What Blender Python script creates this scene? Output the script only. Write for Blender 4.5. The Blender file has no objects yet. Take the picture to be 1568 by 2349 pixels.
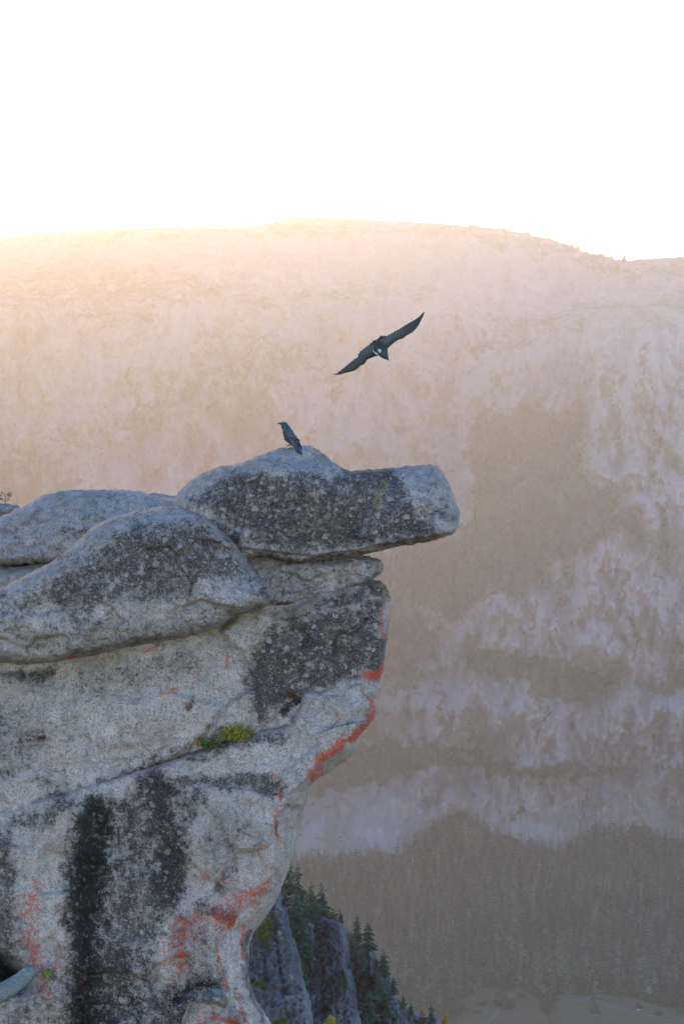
import bpy, math, random
import numpy as np
from mathutils import Vector

# ------------------------------------------------------------------ camera, sky, sun, exposure
scene = bpy.context.scene
COL = scene.collection
PITCH = math.radians(5.42)
F = 4573.0                                   # focal length in the 1568 x 2349 measuring grid
CX, CY = 784.0, 1175.4
cam_d = bpy.data.cameras.new("camera"); cam_d.sensor_fit = 'HORIZONTAL'
cam_d.sensor_width = 24.0; cam_d.lens = 70.0; cam_d.clip_start = 0.1; cam_d.clip_end = 40000
cam = bpy.data.objects.new("camera", cam_d); COL.objects.link(cam)
cam.rotation_euler = (math.pi / 2 - PITCH, 0, 0)
scene.camera = cam

SUN_EL = math.radians(6.5)
SUN_AZ = math.radians(-9.0)                 # from the view direction, negative = left
w = bpy.data.worlds.new("World"); scene.world = w; w.use_nodes = True
nt = w.node_tree
bg = nt.nodes["Background"]
sky = nt.nodes.new("ShaderNodeTexSky"); sky.sky_type = 'NISHITA'; sky.sun_disc = False
sky.sun_elevation = SUN_EL; sky.sun_rotation = SUN_AZ; sky.altitude = 2200
sky.air_density = 1.0; sky.dust_density = 0.25; sky.ozone_density = 2.0
nt.links.new(sky.outputs[0], bg.inputs[0]); bg.inputs[1].default_value = 0.15
sun_d = bpy.data.lights.new("sun", 'SUN'); sun_d.energy = 1.0; sun_d.angle = math.radians(12)
sun_d.color = (1.0, 0.57, 0.20)
sun = bpy.data.objects.new("sun", sun_d); COL.objects.link(sun)
sdir = Vector((math.sin(SUN_AZ) * math.cos(SUN_EL), math.cos(SUN_AZ) * math.cos(SUN_EL), math.sin(SUN_EL)))
sun.rotation_euler = sdir.to_track_quat('Z', 'Y').to_euler()
sun.location = sdir * 50
vs = scene.view_settings
vs.view_transform = 'Standard'; vs.look = 'None'; vs.gamma = 1.0; vs.use_curve_mapping = False
vs.exposure = 2.05
scene.cycles.use_denoising = True; scene.cycles.denoising_prefilter = 'ACCURATE'; scene.cycles.use_adaptive_sampling = False
scene.cycles.max_bounces = 6; scene.cycles.diffuse_bounces = 3; scene.cycles.volume_bounces = 0
FLOOR_Z = -1050.0

# ------------------------------------------------------------------ small tools
CP, SP = math.cos(PITCH), math.sin(PITCH)
def world(px, py, wd):
    """measuring-grid pixel + depth along the view axis -> world point(s)"""
    x = (np.asarray(px, float) - CX) / F; y = (CY - np.asarray(py, float)) / F
    wd = np.asarray(wd, float)
    return np.stack([x * wd, (CP + y * SP) * wd, (-SP + y * CP) * wd], -1)
def floor_w(py, z=FLOOR_Z):
    y = (CY - np.asarray(py, float)) / F
    return z / (-SP + y * CP)
rng0 = np.random.RandomState(11)
PERM = np.concatenate([rng0.permutation(256)] * 3)
GR = rng0.normal(size=(256, 3)); GR /= np.linalg.norm(GR, axis=1)[:, None]
def perlin(x, y, z=0.0):
    x, y, z = np.broadcast_arrays(np.asarray(x, float), np.asarray(y, float), np.asarray(z, float))
    xi, yi, zi = np.floor(x).astype(int), np.floor(y).astype(int), np.floor(z).astype(int)
    xf, yf, zf = x - xi, y - yi, z - zi
    u, v, s = [t * t * t * (t * (t * 6 - 15) + 10) for t in (xf, yf, zf)]
    xi &= 255; yi &= 255; zi &= 255
    def g(a, b, c):
        h = PERM[PERM[PERM[xi + a] + yi + b] + zi + c]
        G = GR[h]
        return G[..., 0] * (xf - a) + G[..., 1] * (yf - b) + G[..., 2] * (zf - c)
    L = lambda a, b, t: a + (b - a) * t
    return 1.5 * L(L(L(g(0,0,0), g(1,0,0), u), L(g(0,1,0), g(1,1,0), u), v),
                   L(L(g(0,0,1), g(1,0,1), u), L(g(0,1,1), g(1,1,1), u), v), s)
def fbm(x, y, z=0.0, o=4, gain=.5, ridged=False):
    a, t, f = 1.0, 0.0, 1.0
    for k in range(o):
        n = perlin(x * f + 17.3 * k, y * f - 9.1 * k, z * f + 3.7 * k)
        t = t + a * ((1 - 2 * np.abs(n)) if ridged else n)
        a *= gain; f *= 2.03
    return t
def sstep(a, b, x):
    t = np.clip((x - a) / (b - a), 0, 1); return t * t * (3 - 2 * t)
def polydist(pts, X, Y):
    """unsigned distance and signed side (>0 to the right when walking along pts) to an open polyline"""
    best = np.full(X.shape, 1e9); side = np.zeros(X.shape)
    for (ax, ay), (bx, by) in zip(pts[:-1], pts[1:]):
        dx, dy = bx - ax, by - ay; L2 = dx * dx + dy * dy + 1e-9
        t = np.clip(((X - ax) * dx + (Y - ay) * dy) / L2, 0, 1)
        d = np.hypot(X - ax - t * dx, Y - ay - t * dy)
        s = np.sign(dx * (Y - ay) - dy * (X - ax))
        m = d < best - 1e-6
        best = np.where(m, d, best); side = np.where(m, s, side)
    return best, best * side
def inside(P, X, Y):
    r = np.zeros(X.shape, bool)
    for (ax, ay), (bx, by) in zip(P, np.roll(P, -1, axis=0)):
        if ay == by: continue
        c = ((ay > Y) != (by > Y)) & (X < (bx - ax) * (Y - ay) / (by - ay) + ax)
        r ^= c
    return r
def resample(P, step, closed=True):
    P = np.asarray(P, float); n = len(P); out = []
    for i in range(n if closed else n - 1):
        g = lambda k: P[k % n] if closed else P[min(max(k, 0), n - 1)]
        p0, p1, p2, p3 = g(i - 1), g(i), g(i + 1), g(i + 2)
        m = max(1, int(np.hypot(*(p2 - p1)) / step))
        for k in range(m):
            t = k / m; tau = .42
            a, b = tau * (p2 - p0), tau * (p3 - p1)
            lim = np.hypot(*(p2 - p1))
            for v in (a, b):
                L = np.hypot(*v)
                if L > lim: v *= lim / L
            out.append((2*t**3-3*t*t+1)*p1 + (t**3-2*t*t+t)*a + (-2*t**3+3*t*t)*p2 + (t**3-t*t)*b)
    return np.array(out)
def smear(A, n=1):
    for _ in range(n):
        A = (A + np.roll(A, 1, 0) + np.roll(A, -1, 0)) / 3
        A = (A + np.roll(A, 1, 1) + np.roll(A, -1, 1)) / 3
    return A

def link(name, me, parent=None, loc=(0, 0, 0)):
    o = bpy.data.objects.new(name, me); COL.objects.link(o); o.location = loc
    if parent is not None: o.parent = parent
    return o
def build(name, V, faces, mats, parent=None, origin=None, attrs=None, smooth=True, fmat=None):
    """ONE mesh object. faces: list of int arrays (n,3)/(n,4). V in world space; origin = world point of the object"""
    V = np.asarray(V, float)
    base = np.zeros(3)
    if parent is not None: base = np.array(parent['org'])
    elif origin is not None: base = np.array(origin)
    me = bpy.data.meshes.new(name)
    me.vertices.add(len(V)); me.vertices.foreach_set('co', (V - base).astype(np.float32).ravel())
    faces = [np.asarray(f, int) for f in faces if len(f)]
    loops = np.concatenate([f.ravel() for f in faces])
    sizes = np.concatenate([np.full(len(f), f.shape[1]) for f in faces])
    me.loops.add(len(loops)); me.loops.foreach_set('vertex_index', loops.astype(np.int32))
    me.polygons.add(len(sizes))
    me.polygons.foreach_set('loop_start', (np.cumsum(sizes) - sizes).astype(np.int32))
    me.polygons.foreach_set('use_smooth', np.full(len(sizes), smooth))
    for m in (mats if isinstance(mats, (list, tuple)) else [mats]): me.materials.append(m)
    if fmat is not None: me.polygons.foreach_set('material_index', np.asarray(fmat, np.int32))
    for k, a in (attrs or {}).items():
        at = me.attributes.new(k, 'FLOAT', 'POINT'); at.data.foreach_set('value', np.asarray(a, np.float32).ravel())
    me.update(calc_edges=True); me.validate()
    o = link(name, me, parent, tuple(base) if parent is None else (0, 0, 0))
    o['org'] = [float(v) for v in base]
    return o
def tag(o, label, cat, group=None, kind=None):
    if label: o['label'] = label
    if cat: o['category'] = cat
    if group: o['group'] = group
    if kind: o['kind'] = kind
    return o
def empty(name, p, label=None, cat=None, group=None):
    o = bpy.data.objects.new(name, None); COL.objects.link(o); o.location = tuple(p)
    o['org'] = [float(v) for v in p]; o.empty_display_size = .2
    return tag(o, label, cat, group)

# ------------------------------------------------------------------ materials
class N:
    def __init__(s, name, rough=.9, spec=.3):
        s.m = bpy.data.materials.new(name); s.m.use_nodes = True; s.t = s.m.node_tree
        s.b = s.t.nodes["Principled BSDF"]; s.b.inputs['Roughness'].default_value = rough
        s.b.inputs['Specular IOR Level'].default_value = spec
        s.co = s.t.nodes.new("ShaderNodeTexCoord").outputs['Object']
    def put(s, sock, v):
        if isinstance(v, bpy.types.NodeSocket): s.t.links.new(v, sock)
        elif isinstance(v, tuple) and len(v) == 3 and sock.type == 'RGBA': sock.default_value = v + (1,)
        else: sock.default_value = v
    def math(s, op, a, b=0.0, clamp=False):
        n = s.t.nodes.new("ShaderNodeMath"); n.operation = op; n.use_clamp = clamp
        s.put(n.inputs[0], a); s.put(n.inputs[1], b); return n.outputs[0]
    def noise(s, scale, detail=3, rough=.55, stretch=None, off=0.0, dist=0.0):
        n = s.t.nodes.new("ShaderNodeTexNoise"); n.inputs['Scale'].default_value = scale
        n.inputs['Detail'].default_value = detail; n.inputs['Roughness'].default_value = rough
        n.inputs['Distortion'].default_value = dist
        mp = s.t.nodes.new("ShaderNodeMapping"); s.t.links.new(s.co, mp.inputs[0])
        mp.inputs['Scale'].default_value = stretch or (1, 1, 1); mp.inputs['Location'].default_value = (off, off * .7, off * 1.3)
        s.t.links.new(mp.outputs[0], n.inputs['Vector']); return n.outputs['Fac']
    def voro(s, scale, feature='F1', rnd=1.0):
        n = s.t.nodes.new("ShaderNodeTexVoronoi"); n.feature = feature; n.inputs['Scale'].default_value = scale
        n.inputs['Randomness'].default_value = rnd
        s.t.links.new(s.co, n.inputs['Vector']); return n.outputs['Distance']
    def rosette(s, scale, keep, size):
        n = s.t.nodes.new("ShaderNodeTexVoronoi"); n.inputs['Scale'].default_value = scale
        w_ = s.t.nodes.new("ShaderNodeVectorMath"); w_.operation = 'ADD'; s.t.links.new(s.co, w_.inputs[0])
        z = s.t.nodes.new("ShaderNodeTexNoise"); z.inputs['Scale'].default_value = scale * 2.2; z.inputs['Detail'].default_value = 3; s.t.links.new(s.co, z.inputs['Vector'])
        v = s.t.nodes.new("ShaderNodeVectorMath"); v.operation = 'SCALE'; v.inputs['Scale'].default_value = .9 / scale; s.t.links.new(z.outputs['Color'], v.inputs[0])
        s.t.links.new(v.outputs[0], w_.inputs[1]); s.t.links.new(w_.outputs[0], n.inputs['Vector'])
        sep = s.t.nodes.new("ShaderNodeSeparateColor"); s.t.links.new(n.outputs['Color'], sep.inputs[0])
        rad = s.math('MULTIPLY', sep.outputs[1], size)
        return s.math('MULTIPLY', s.ramp(s.math('SUBTRACT', n.outputs['Distance'], rad), .08, -.04), s.ramp(sep.outputs[0], keep, keep + .02))
    def attr(s, name):
        n = s.t.nodes.new("ShaderNodeAttribute"); n.attribute_name = name; return n.outputs['Fac']
    def ramp(s, v, a, b, to0=0.0, to1=1.0):
        n = s.t.nodes.new("ShaderNodeMapRange"); n.interpolation_type = 'SMOOTHSTEP'
        s.put(n.inputs[0], v); n.inputs[1].default_value = a; n.inputs[2].default_value = b
        n.inputs[3].default_value = to0; n.inputs[4].default_value = to1; return n.outputs[0]
    def mix(s, f, a, b):
        n = s.t.nodes.new("ShaderNodeMix"); n.data_type = 'RGBA'; n.clamp_factor = True
        s.put(n.inputs[0], f); s.put(n.inputs[6], a); s.put(n.inputs[7], b); return n.outputs[2]
    def color(s, c): s.put(s.b.inputs['Base Color'], c)
    def bump(s, h, strength=.5, dist=.02):
        n = s.t.nodes.new("ShaderNodeBump"); n.inputs['Strength'].default_value = strength
        n.inputs['Distance'].default_value = dist; s.put(n.inputs['Height'], h)
        s.t.links.new(n.outputs[0], s.b.inputs['Normal'])

def granite(name):
    """pale granite; black, grey, rust and yellow lichen where the rock carries it (attributes hold how densely); some dark and black strokes paint shade into hollows and cracks"""
    n = N(name, .95, .12)
    big = n.noise(1.1, 3); mid = n.noise(7, 4, .6); fine = n.noise(30, 4, .75); grain = n.noise(52, 3, .8, off=5)
    base = n.mix(n.ramp(big, .35, .65), (.385, .342, .312), (.45, .398, .355))
    base = n.mix(n.ramp(mid, .48, .70, 0, .6), base, (.26, .252, .242))
    base = n.mix(n.ramp(n.noise(3.0, 4, .6, off=17), .5, .7, 0, .7), base, (.55, .498, .465))
    base = n.mix(n.ramp(fine, .50, .64, 0, .85), base, (.085, .085, .095))
    base = n.mix(n.ramp(grain, .52, .66, 0, .8), base, (.66, .65, .66))
    base = n.mix(n.math('MULTIPLY', n.attr('tan'), n.ramp(n.noise(5, 4, .6, off=9), .3, .7, .3, 1)), base, (.27, .225, .16))
    wash = n.ramp(n.noise(2.2, 5, .65, (3.2, 3.2, .5), off=41), .50, .66, 0, .45)
    base = n.mix(wash, base, n.mix(fine, (.24, .235, .235), (.13, .13, .135)))
    base = n.mix(n.math('MULTIPLY', n.ramp(n.attr('dark'), .12, .65), n.ramp(n.noise(4, 5, .65, off=51), .3, .6, .25, .75)), base, n.mix(fine, (.24, .215, .20), (.11, .102, .098)))
    # grey-black lichen in spots and sheets, pale rosettes left between
    dk = n.attr('dark')
    blot = n.noise(9, 6, .74, off=2); blot2 = n.noise(30, 4, .75, off=7)
    s = n.math('ADD', n.math('MULTIPLY', blot, .55), n.math('MULTIPLY', blot2, .45))
    s = n.math('ADD', s, n.math('MULTIPLY', n.math('SUBTRACT', dk, .5), .30))
    m = n.math('MULTIPLY', n.ramp(s, .44, .58), n.ramp(dk, .0, .15))
    lich = n.mix(n.ramp(n.noise(40, 3, .7, off=3), .38, .66), (.032, .030, .031), (.135, .126, .122))
    lich = n.mix(n.math('MULTIPLY', n.attr('black'), .92), lich, (.006, .006, .0075))
    c = n.mix(n.math('MULTIPLY', m, .97), base, lich)
    c = n.mix(n.math('MULTIPLY', n.math('MULTIPLY', n.rosette(9, .45, .42), n.math('SUBTRACT', 1.0, n.math('MULTIPLY', n.attr('black'), .8))), n.ramp(dk, .15, .5, 0, .75)), c, n.mix(fine, (.50, .458, .43), (.205, .188, .178)))
    ros = n.ramp(n.noise(17, 4, .65, off=13), .57, .66, 0, .72)
    c = n.mix(n.math('MULTIPLY', n.math('MULTIPLY', ros, n.ramp(dk, .1, .6)), n.math('SUBTRACT', 1.0, n.math('MULTIPLY', n.attr('black'), .75))), c, n.mix(fine, (.45, .415, .39), (.24, .222, .21)))
    # yellow-green crust
    yl = n.attr('yellow')
    f = n.ramp(n.math('ADD', n.noise(24, 4, .7, off=21), n.math('MULTIPLY', n.math('SUBTRACT', yl, .5), .32)), .46, .60)
    c = n.mix(n.math('MULTIPLY', n.math('MULTIPLY', f, n.ramp(yl, .02, .2)), .7), c, n.mix(n.ramp(mid, .4, .6), (.30, .27, .045), (.24, .26, .13)))
    # rust-orange lichen: fine flecks
    og = n.attr('rust')
    f = n.ramp(n.math('ADD', n.math('ADD', n.math('MULTIPLY', n.noise(24, 5, .8, off=31), .55), n.math('MULTIPLY', n.noise(52, 2, .6, off=33), .45)), n.math('MULTIPLY', n.math('SUBTRACT', og, .5), .32)), .50, .58)
    c = n.mix(n.math('MULTIPLY', n.math('MULTIPLY', f, n.ramp(og, .02, .25)), .85), c, n.mix(n.ramp(n.noise(18, 4, .7, off=37), .38, .62), (.55, .048, .014), n.mix(fine, (.50, .14, .055), (.40, .085, .04))))
    tn = n.t.nodes.new("ShaderNodeMix"); tn.data_type = 'RGBA'; tn.blend_type = 'MULTIPLY'; tn.inputs[0].default_value = 1.0
    n.put(tn.inputs[6], c); n.put(tn.inputs[7], (1.04, .95, 1.0)); n.color(tn.outputs[2])
    h = n.math('ADD', n.math('MULTIPLY', mid, 1.0), n.math('ADD', n.math('MULTIPLY', fine, .35), n.math('MULTIPLY', grain, .12)))
    n.bump(h, .85, .04)
    return n.m
GRANITE = granite("granite")

def crag(name, sc):
    n = N(name, .9, .2)
    a = n.noise(.05 * sc, 5, .65, (1.6, 1, .35)); b = n.noise(.30 * sc, 4, .7, (1.5, 1, .4), off=4)
    c = n.mix(n.ramp(a, .38, .66), (.030, .042, .075), (.135, .15, .205))  # blue of the skylight put into the rock colour
    c = n.mix(n.ramp(b, .5, .7, 0, .7), c, (.03, .034, .045))
    c = n.mix(n.ramp(n.noise(.08 * sc, 4, .7, (1.8, 1, .3), off=8), .60, .70, 0, .8), c, (.34, .32, .31))
    c = n.mix(n.math('MULTIPLY', n.attr('green'), n.ramp(b, .35, .55)), c, (.03, .05, .025))
    n.color(c); n.bump(b, .6, 1.5 / sc); return n.m
CRAG = crag("crag_granite", 2.6)

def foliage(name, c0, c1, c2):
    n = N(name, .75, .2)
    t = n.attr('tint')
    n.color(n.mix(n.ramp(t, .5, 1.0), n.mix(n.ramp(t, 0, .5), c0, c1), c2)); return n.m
FIR = foliage("fir_needles", (.006, .030, .028), (.018, .072, .056), (.050, .125, .075))
FIRFAR = foliage("far_needles", (.006, .010, .009), (.045, .058, .034), (.18, .18, .105))  # sky-lit crowns and dark gaps put into the needle tones
OAK = foliage("oak_leaves", (.035, .050, .016), (.060, .075, .022), (.10, .10, .03))
GOLD = foliage("autumn_leaves", (.25, .11, .015), (.42, .20, .03), (.50, .28, .05))
CUSHION = foliage("cushion_leaves", (.09, .065, .02), (.26, .22, .035), (.38, .33, .05))
GREENC = foliage("green_cushion_leaves", (.05, .06, .022), (.09, .13, .04), (.19, .16, .09))
DRY = foliage("dry_grass", (.16, .08, .035), (.32, .19, .09), (.42, .30, .16))
REDC = foliage("russet_leaves", (.06, .02, .015), (.14, .05, .03), (.22, .09, .04))
LIME = foliage("fern_leaves", (.10, .15, .02), (.20, .30, .03), (.30, .40, .05))
def plain(name, c, rough=.8, spec=.3, noise=None):
    n = N(name, rough, spec)
    if noise: n.color(n.mix(n.noise(noise[0], 4, .6, noise[2] if len(noise) > 2 else None), c, noise[1]))
    else: n.color(c)
    return n.m
BARK = plain("bark", (.055, .042, .034), .95, .1, (3, (.10, .085, .07), (4, 4, .6)))

def mountain_mat():
    n = N("hazy_granite_slopes", .95, .1)
    st = n.noise(.011, 6, .72, (1.7, .8, .55)); sp = n.noise(.016, 5, .65, off=3); bigv = n.noise(.0016, 3, .5, off=6)
    rock = n.mix(n.ramp(st, .35, .65), (.25, .195, .20), (.38, .31, .325))  # mauve cast of the haze light put into the rock colours
    rock = n.mix(n.math('MULTIPLY', n.attr('pale'), n.ramp(n.noise(.030, 6, .7, (1.5, .8, .40), off=15), .34, .62, .4, 1)), rock, (.49, .385, .44))
    rock = n.mix(n.ramp(n.noise(.020, 4, .65, (2.6, .5, .25), off=19), .58, .72, 0, .40), rock, (.17, .14, .16))
    rock = n.mix(n.ramp(bigv, .4, .6, 0, .5), rock, (.31, .25, .28))
    fo = n.attr('forest')  # tree cover, plus the painted shade of the gullies
    f = n.ramp(n.math('ADD', n.math('ADD', n.math('MULTIPLY', sp, .45), n.math('ADD', n.math('MULTIPLY', st, .2), n.math('MULTIPLY', n.noise(.055, 4, .7, off=23), .35))), n.math('MULTIPLY', n.math('SUBTRACT', fo, .5), .33)), .41, .60)
    tree = n.mix(n.ramp(n.noise(.05, 3, .7, off=8), .35, .65), (.035, .038, .022), (.11, .105, .065))
    c = n.mix(f, rock, tree)
    dots = n.math('MULTIPLY', n.ramp(n.noise(.045, 2, .5, off=12), .64, .70, 0, .7), n.math('SUBTRACT', 1.0, n.attr('pale')))
    c = n.mix(dots, c, (.06, .06, .038))
    n.color(c); n.bump(n.noise(.02, 5, .7, (1.3, .8, .7), off=2), .7, 14.0); return n.m
MOUNT = mountain_mat()

# ------------------------------------------------------------------ rocks: outline + shaped front and back, closed
def crack(pts, width, depth, warp=4.0):
    def f(X, Y, d):
        a = warp * fbm(X / 30, Y / 30, 2.2, 2); b = warp * fbm(X / 30, Y / 30, 7.7, 2)
        q, _ = polydist(pts, X + a, Y + b)
        return depth * np.exp(-(q / width) ** 2)
    return f
def fold(pts, slope, maxd, soft=6.0, sgn=1):
    def f(X, Y, d):
        a = 3 * fbm(X / 40, Y / 40, 5.2, 2)
        _, s = polydist(pts, X + a, Y + a)
        s = s * sgn
        s = np.where(s > 0, np.sqrt(s * s + soft * soft) - soft, 0)
        return slope * np.minimum(s, maxd)
    f.glob = True
    return f
def shelf(pts, depth, fall, sgn=1, soft=4.0):
    def f(X, Y, d):
        a = 4 * fbm(X / 35, Y / 35, 9.2, 2)
        q, s = polydist(pts, X + a, Y + a)
        s = s * sgn
        return depth * sstep(-soft, soft, s) * np.exp(-np.maximum(s, 0) / fall)
    return f
def bump(cx, cy, rx, ry, h, rot=0.0):
    c, s_ = math.cos(math.radians(rot)), math.sin(math.radians(rot))
    def f(X, Y, d):
        u = ((X - cx) * c + (Y - cy) * s_) / rx; v = (-(X - cx) * s_ + (Y - cy) * c) / ry
        return -h * np.exp(-(u * u + v * v))
    return f
SURF = {}
def facets(X, Y, seed, size, tilt):
    """broken planes: every patch of the surface leans its own way"""
    R = np.random.RandomState(int(seed * 10)); out = np.zeros(X.shape)
    for sz, tl in ((size, tilt), (size * .42, tilt * .3)):
        wx = X + .2 * sz * fbm(X / sz / 1.2, Y / sz / 1.2, seed, 3); wy = Y + .2 * sz * fbm(X / sz / 1.2, Y / sz / 1.2, seed + 4, 3)
        best = np.full(X.shape, 1e9); sec = best.copy(); val = np.zeros(X.shape)
        for gx in np.arange(X.min() - sz, X.max() + sz, sz):
            for gy in np.arange(Y.min() - sz, Y.max() + sz, sz * .7):
                sx, sy = gx + sz * R.rand(), gy + sz * .7 * R.rand(); a, b = R.normal(size=2) * tl; c = R.normal() * sz * .05
                d = (wx - sx) ** 2 + 1.8 * (wy - sy) ** 2; m = d < best
                sec = np.where(m, best, np.minimum(sec, d)); best = np.where(m, d, best); val = np.where(m, a * (X - sx) + b * (Y - sy) + c, val)
        edge = np.sqrt(sec) - np.sqrt(best)
        gate = sstep(.15, .45, fbm(X / 90, Y / 90, seed + 9 + sz, 3))
        out = out + smear(val, (3 if tilt > .1 else 8) if sz == size else 6) * (1 if sz == size else .6) + (6 if sz == size and tilt > .1 else 0) * gate * np.exp(-(edge / 2.6) ** 2)
    return out
def paint_eval(paint, X, Y, keys, wamp=14.0, soft=2.0):
    out = {}
    wx = wamp * fbm(X / 60, Y / 60, 1.7, 5, .62); wy = wamp * fbm(X / 60, Y / 60, 8.7, 5, .62); brk = fbm(X / 28, Y / 28, 5.5, 4, .65)
    for k in keys:
        A = np.zeros(X.shape)
        for it in paint.get(k, []):
            if it[0] == 'all': v = np.full(X.shape, it[1])
            elif it[0] == 'poly':
                P = np.array(it[1], float); ins = inside(P, X + wx, Y + wy)
                q, _ = polydist(np.vstack([P, P[:1]]), X + wx, Y + wy)
                v = it[3] * sstep(-it[2] * soft, it[2] * soft, np.where(ins, q, -q))
            else:
                pts = it[1] if len(it[1]) > 1 else [it[1][0], (it[1][0][0] + .1, it[1][0][1])]
                q, _ = polydist(pts, X + wx, Y + wy)
                v = it[3] * (1 - sstep(0, it[2] * (.8 + .4 * soft), q))
            if (it[-1] if it[0] == 'all' else it[3]) < 0: A = A + v
            else: A = np.maximum(A, v)
        out[k] = np.clip(A + .15 * brk * sstep(.02, .3, A), 0, 1)
    return out
def rock(name, poly, w0, T, Tb, R, step=2.0, mods=(), paint=None, seed=0.0, amp=(3.6, 2.0, 1.2), jit=2.8,
         mat=None, parent=None, origin=None, keys=('dark', 'black', 'rust', 'yellow', 'tan'), freq=1.0, facet=(125, .17), flake=7.0, pw=2.6):
    """R = (rounding towards the top edge, side edge, lower edge); all lengths in measuring-grid pixels at depth w0"""
    u = w0 / F
    P = resample(poly, 4.0)
    k = np.arange(len(P))
    P = P + jit * np.stack([fbm(P[:, 0] / 14, P[:, 1] / 14, seed + 1, 3), fbm(P[:, 0] / 14, P[:, 1] / 14, seed + 5, 3)], -1)
    xs = np.arange(P[:, 0].min() - step, P[:, 0].max() + 2 * step, step)
    ys = np.arange(P[:, 1].min() - step, P[:, 1].max() + 2 * step, step)
    X, Y = np.meshgrid(xs, ys)
    ins = inside(P, X, Y)
    area = .5 * np.sum(P[:, 0] * np.roll(P[:, 1], -1) - np.roll(P[:, 0], -1) * P[:, 1])
    best = np.full(X.shape, 1e9); NX = X.copy(); NY = Y.copy(); UP = np.zeros(X.shape)
    for (ax, ay), (bx, by) in zip(P, np.roll(P, -1, axis=0)):
        dx, dy = bx - ax, by - ay; L2 = dx * dx + dy * dy + 1e-9
        t = np.clip(((X - ax) * dx + (Y - ay) * dy) / L2, 0, 1)
        qx, qy = ax + t * dx, ay + t * dy; d = np.hypot(X - qx, Y - qy); m = d < best
        best = np.where(m, d, best); NX = np.where(m, qx, NX); NY = np.where(m, qy, NY)
        upn = (dx if area > 0 else -dx) / math.sqrt(L2)          # +1: edge faces up on the picture
        UP = np.where(m, upn, UP)
    d = np.where(ins, best, 0)
    UP = smear(UP, 8)
    Rr = np.where(UP > 0, R[1] + (R[0] - R[1]) * UP, R[1] + (R[2] - R[1]) * -UP)
    prof = np.clip(1 - (1 - np.clip(d / Rr, 0, 1)) ** pw, 0, 1) ** (1 / pw)
    prof = np.where(ins, smear(prof, 4), 0)
    gx = X * freq; gy = Y * freq
    n1 = fbm(gx / 90, gy / 90, seed, 4, .5) * amp[0] * 2.2
    n2 = fbm(gx / 26, gy / 26, seed + 3, 4, .55, ridged=True) * amp[1]
    n3 = fbm(gx / 7, gy / 7, seed + 6, 2, .6) * amp[2] * 1.6
    fade = np.clip(d / 14, 0, 1)
    Xs, Ys = np.where(ins, X, NX), np.where(ins, Y, NY)
    dz = np.zeros(X.shape); lean = np.zeros(X.shape); gx_, gy_ = X * freq, Y * freq
    for m_ in mods:
        if getattr(m_, 'glob', False): lean = lean + m_(Xs, Ys, d)
        else: dz = dz + m_(X, Y, d)
    dz = dz + facets(X, Y, seed, facet[0], facet[1])
    v = 2.6 * fbm(gx_ / 150, gy_ / 85, seed + 11, 3, .55); fr = v - np.floor(v)                  # exfoliation flakes: a crisp lip, then a slow ramp
    dz = dz + flake * sstep(.1, .4, fbm(gx_ / 130, gy_ / 100, seed + 15, 2) + .25) * (sstep(0, .045, fr) * (1 - fr))
    Wf = w0 - u * (T * prof + fade * (n1 + n2 + n3) - dz * np.clip(d / 5, 0, 1)) + u * lean
    Wb = w0 + u * (Tb * prof) + u * lean
    SURF[name + str(seed)] = (xs, ys, np.where(ins, Wf, np.nan))
    cell = ins[:-1, :-1] | ins[1:, :-1] | ins[:-1, 1:] | ins[1:, 1:]
    used = np.zeros(X.shape, bool)
    for a in (0, 1):
        for b in (0, 1): used[a:X.shape[0] - 1 + a, b:X.shape[1] - 1 + b] |= cell
    fi = np.full(X.shape, -1); fi[used] = np.arange(used.sum())
    bi = fi.copy(); nf = used.sum(); bi[ins] = nf + np.arange(ins.sum())
    Vf = world(Xs[used], Ys[used], np.where(ins, Wf, w0 + u * lean)[used]); Vb = world(Xs[ins], Ys[ins], Wb[ins])
    q = lambda I: np.stack([I[:-1, :-1][cell], I[1:, :-1][cell], I[1:, 1:][cell], I[:-1, 1:][cell]], -1)
    V = np.vstack([Vf, Vb])
    at = paint_eval(paint or {}, X, Y, keys)
    attrs = {kk: np.concatenate([a[used], a[ins]]) for kk, a in at.items()}
    o = build(name, V, [q(fi), q(bi)[:, ::-1]], mat or GRANITE, parent, origin, attrs)
    o['surf'] = name + str(seed)
    return o
def surf_w(key, px, py):
    xs, ys, W = SURF[key]
    i = int(np.clip(round((px - xs[0]) / (xs[1] - xs[0])), 0, len(xs) - 1)); j = int(np.clip(round((py - ys[0]) / (ys[1] - ys[0])), 0, len(ys) - 1))
    for r in range(0, 40):
        B = W[max(0, j - r):j + r + 1, max(0, i - r):i + r + 1]
        if np.isfinite(B).any(): return float(np.nanmean(B))
    return float(np.nanmean(W))

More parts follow.
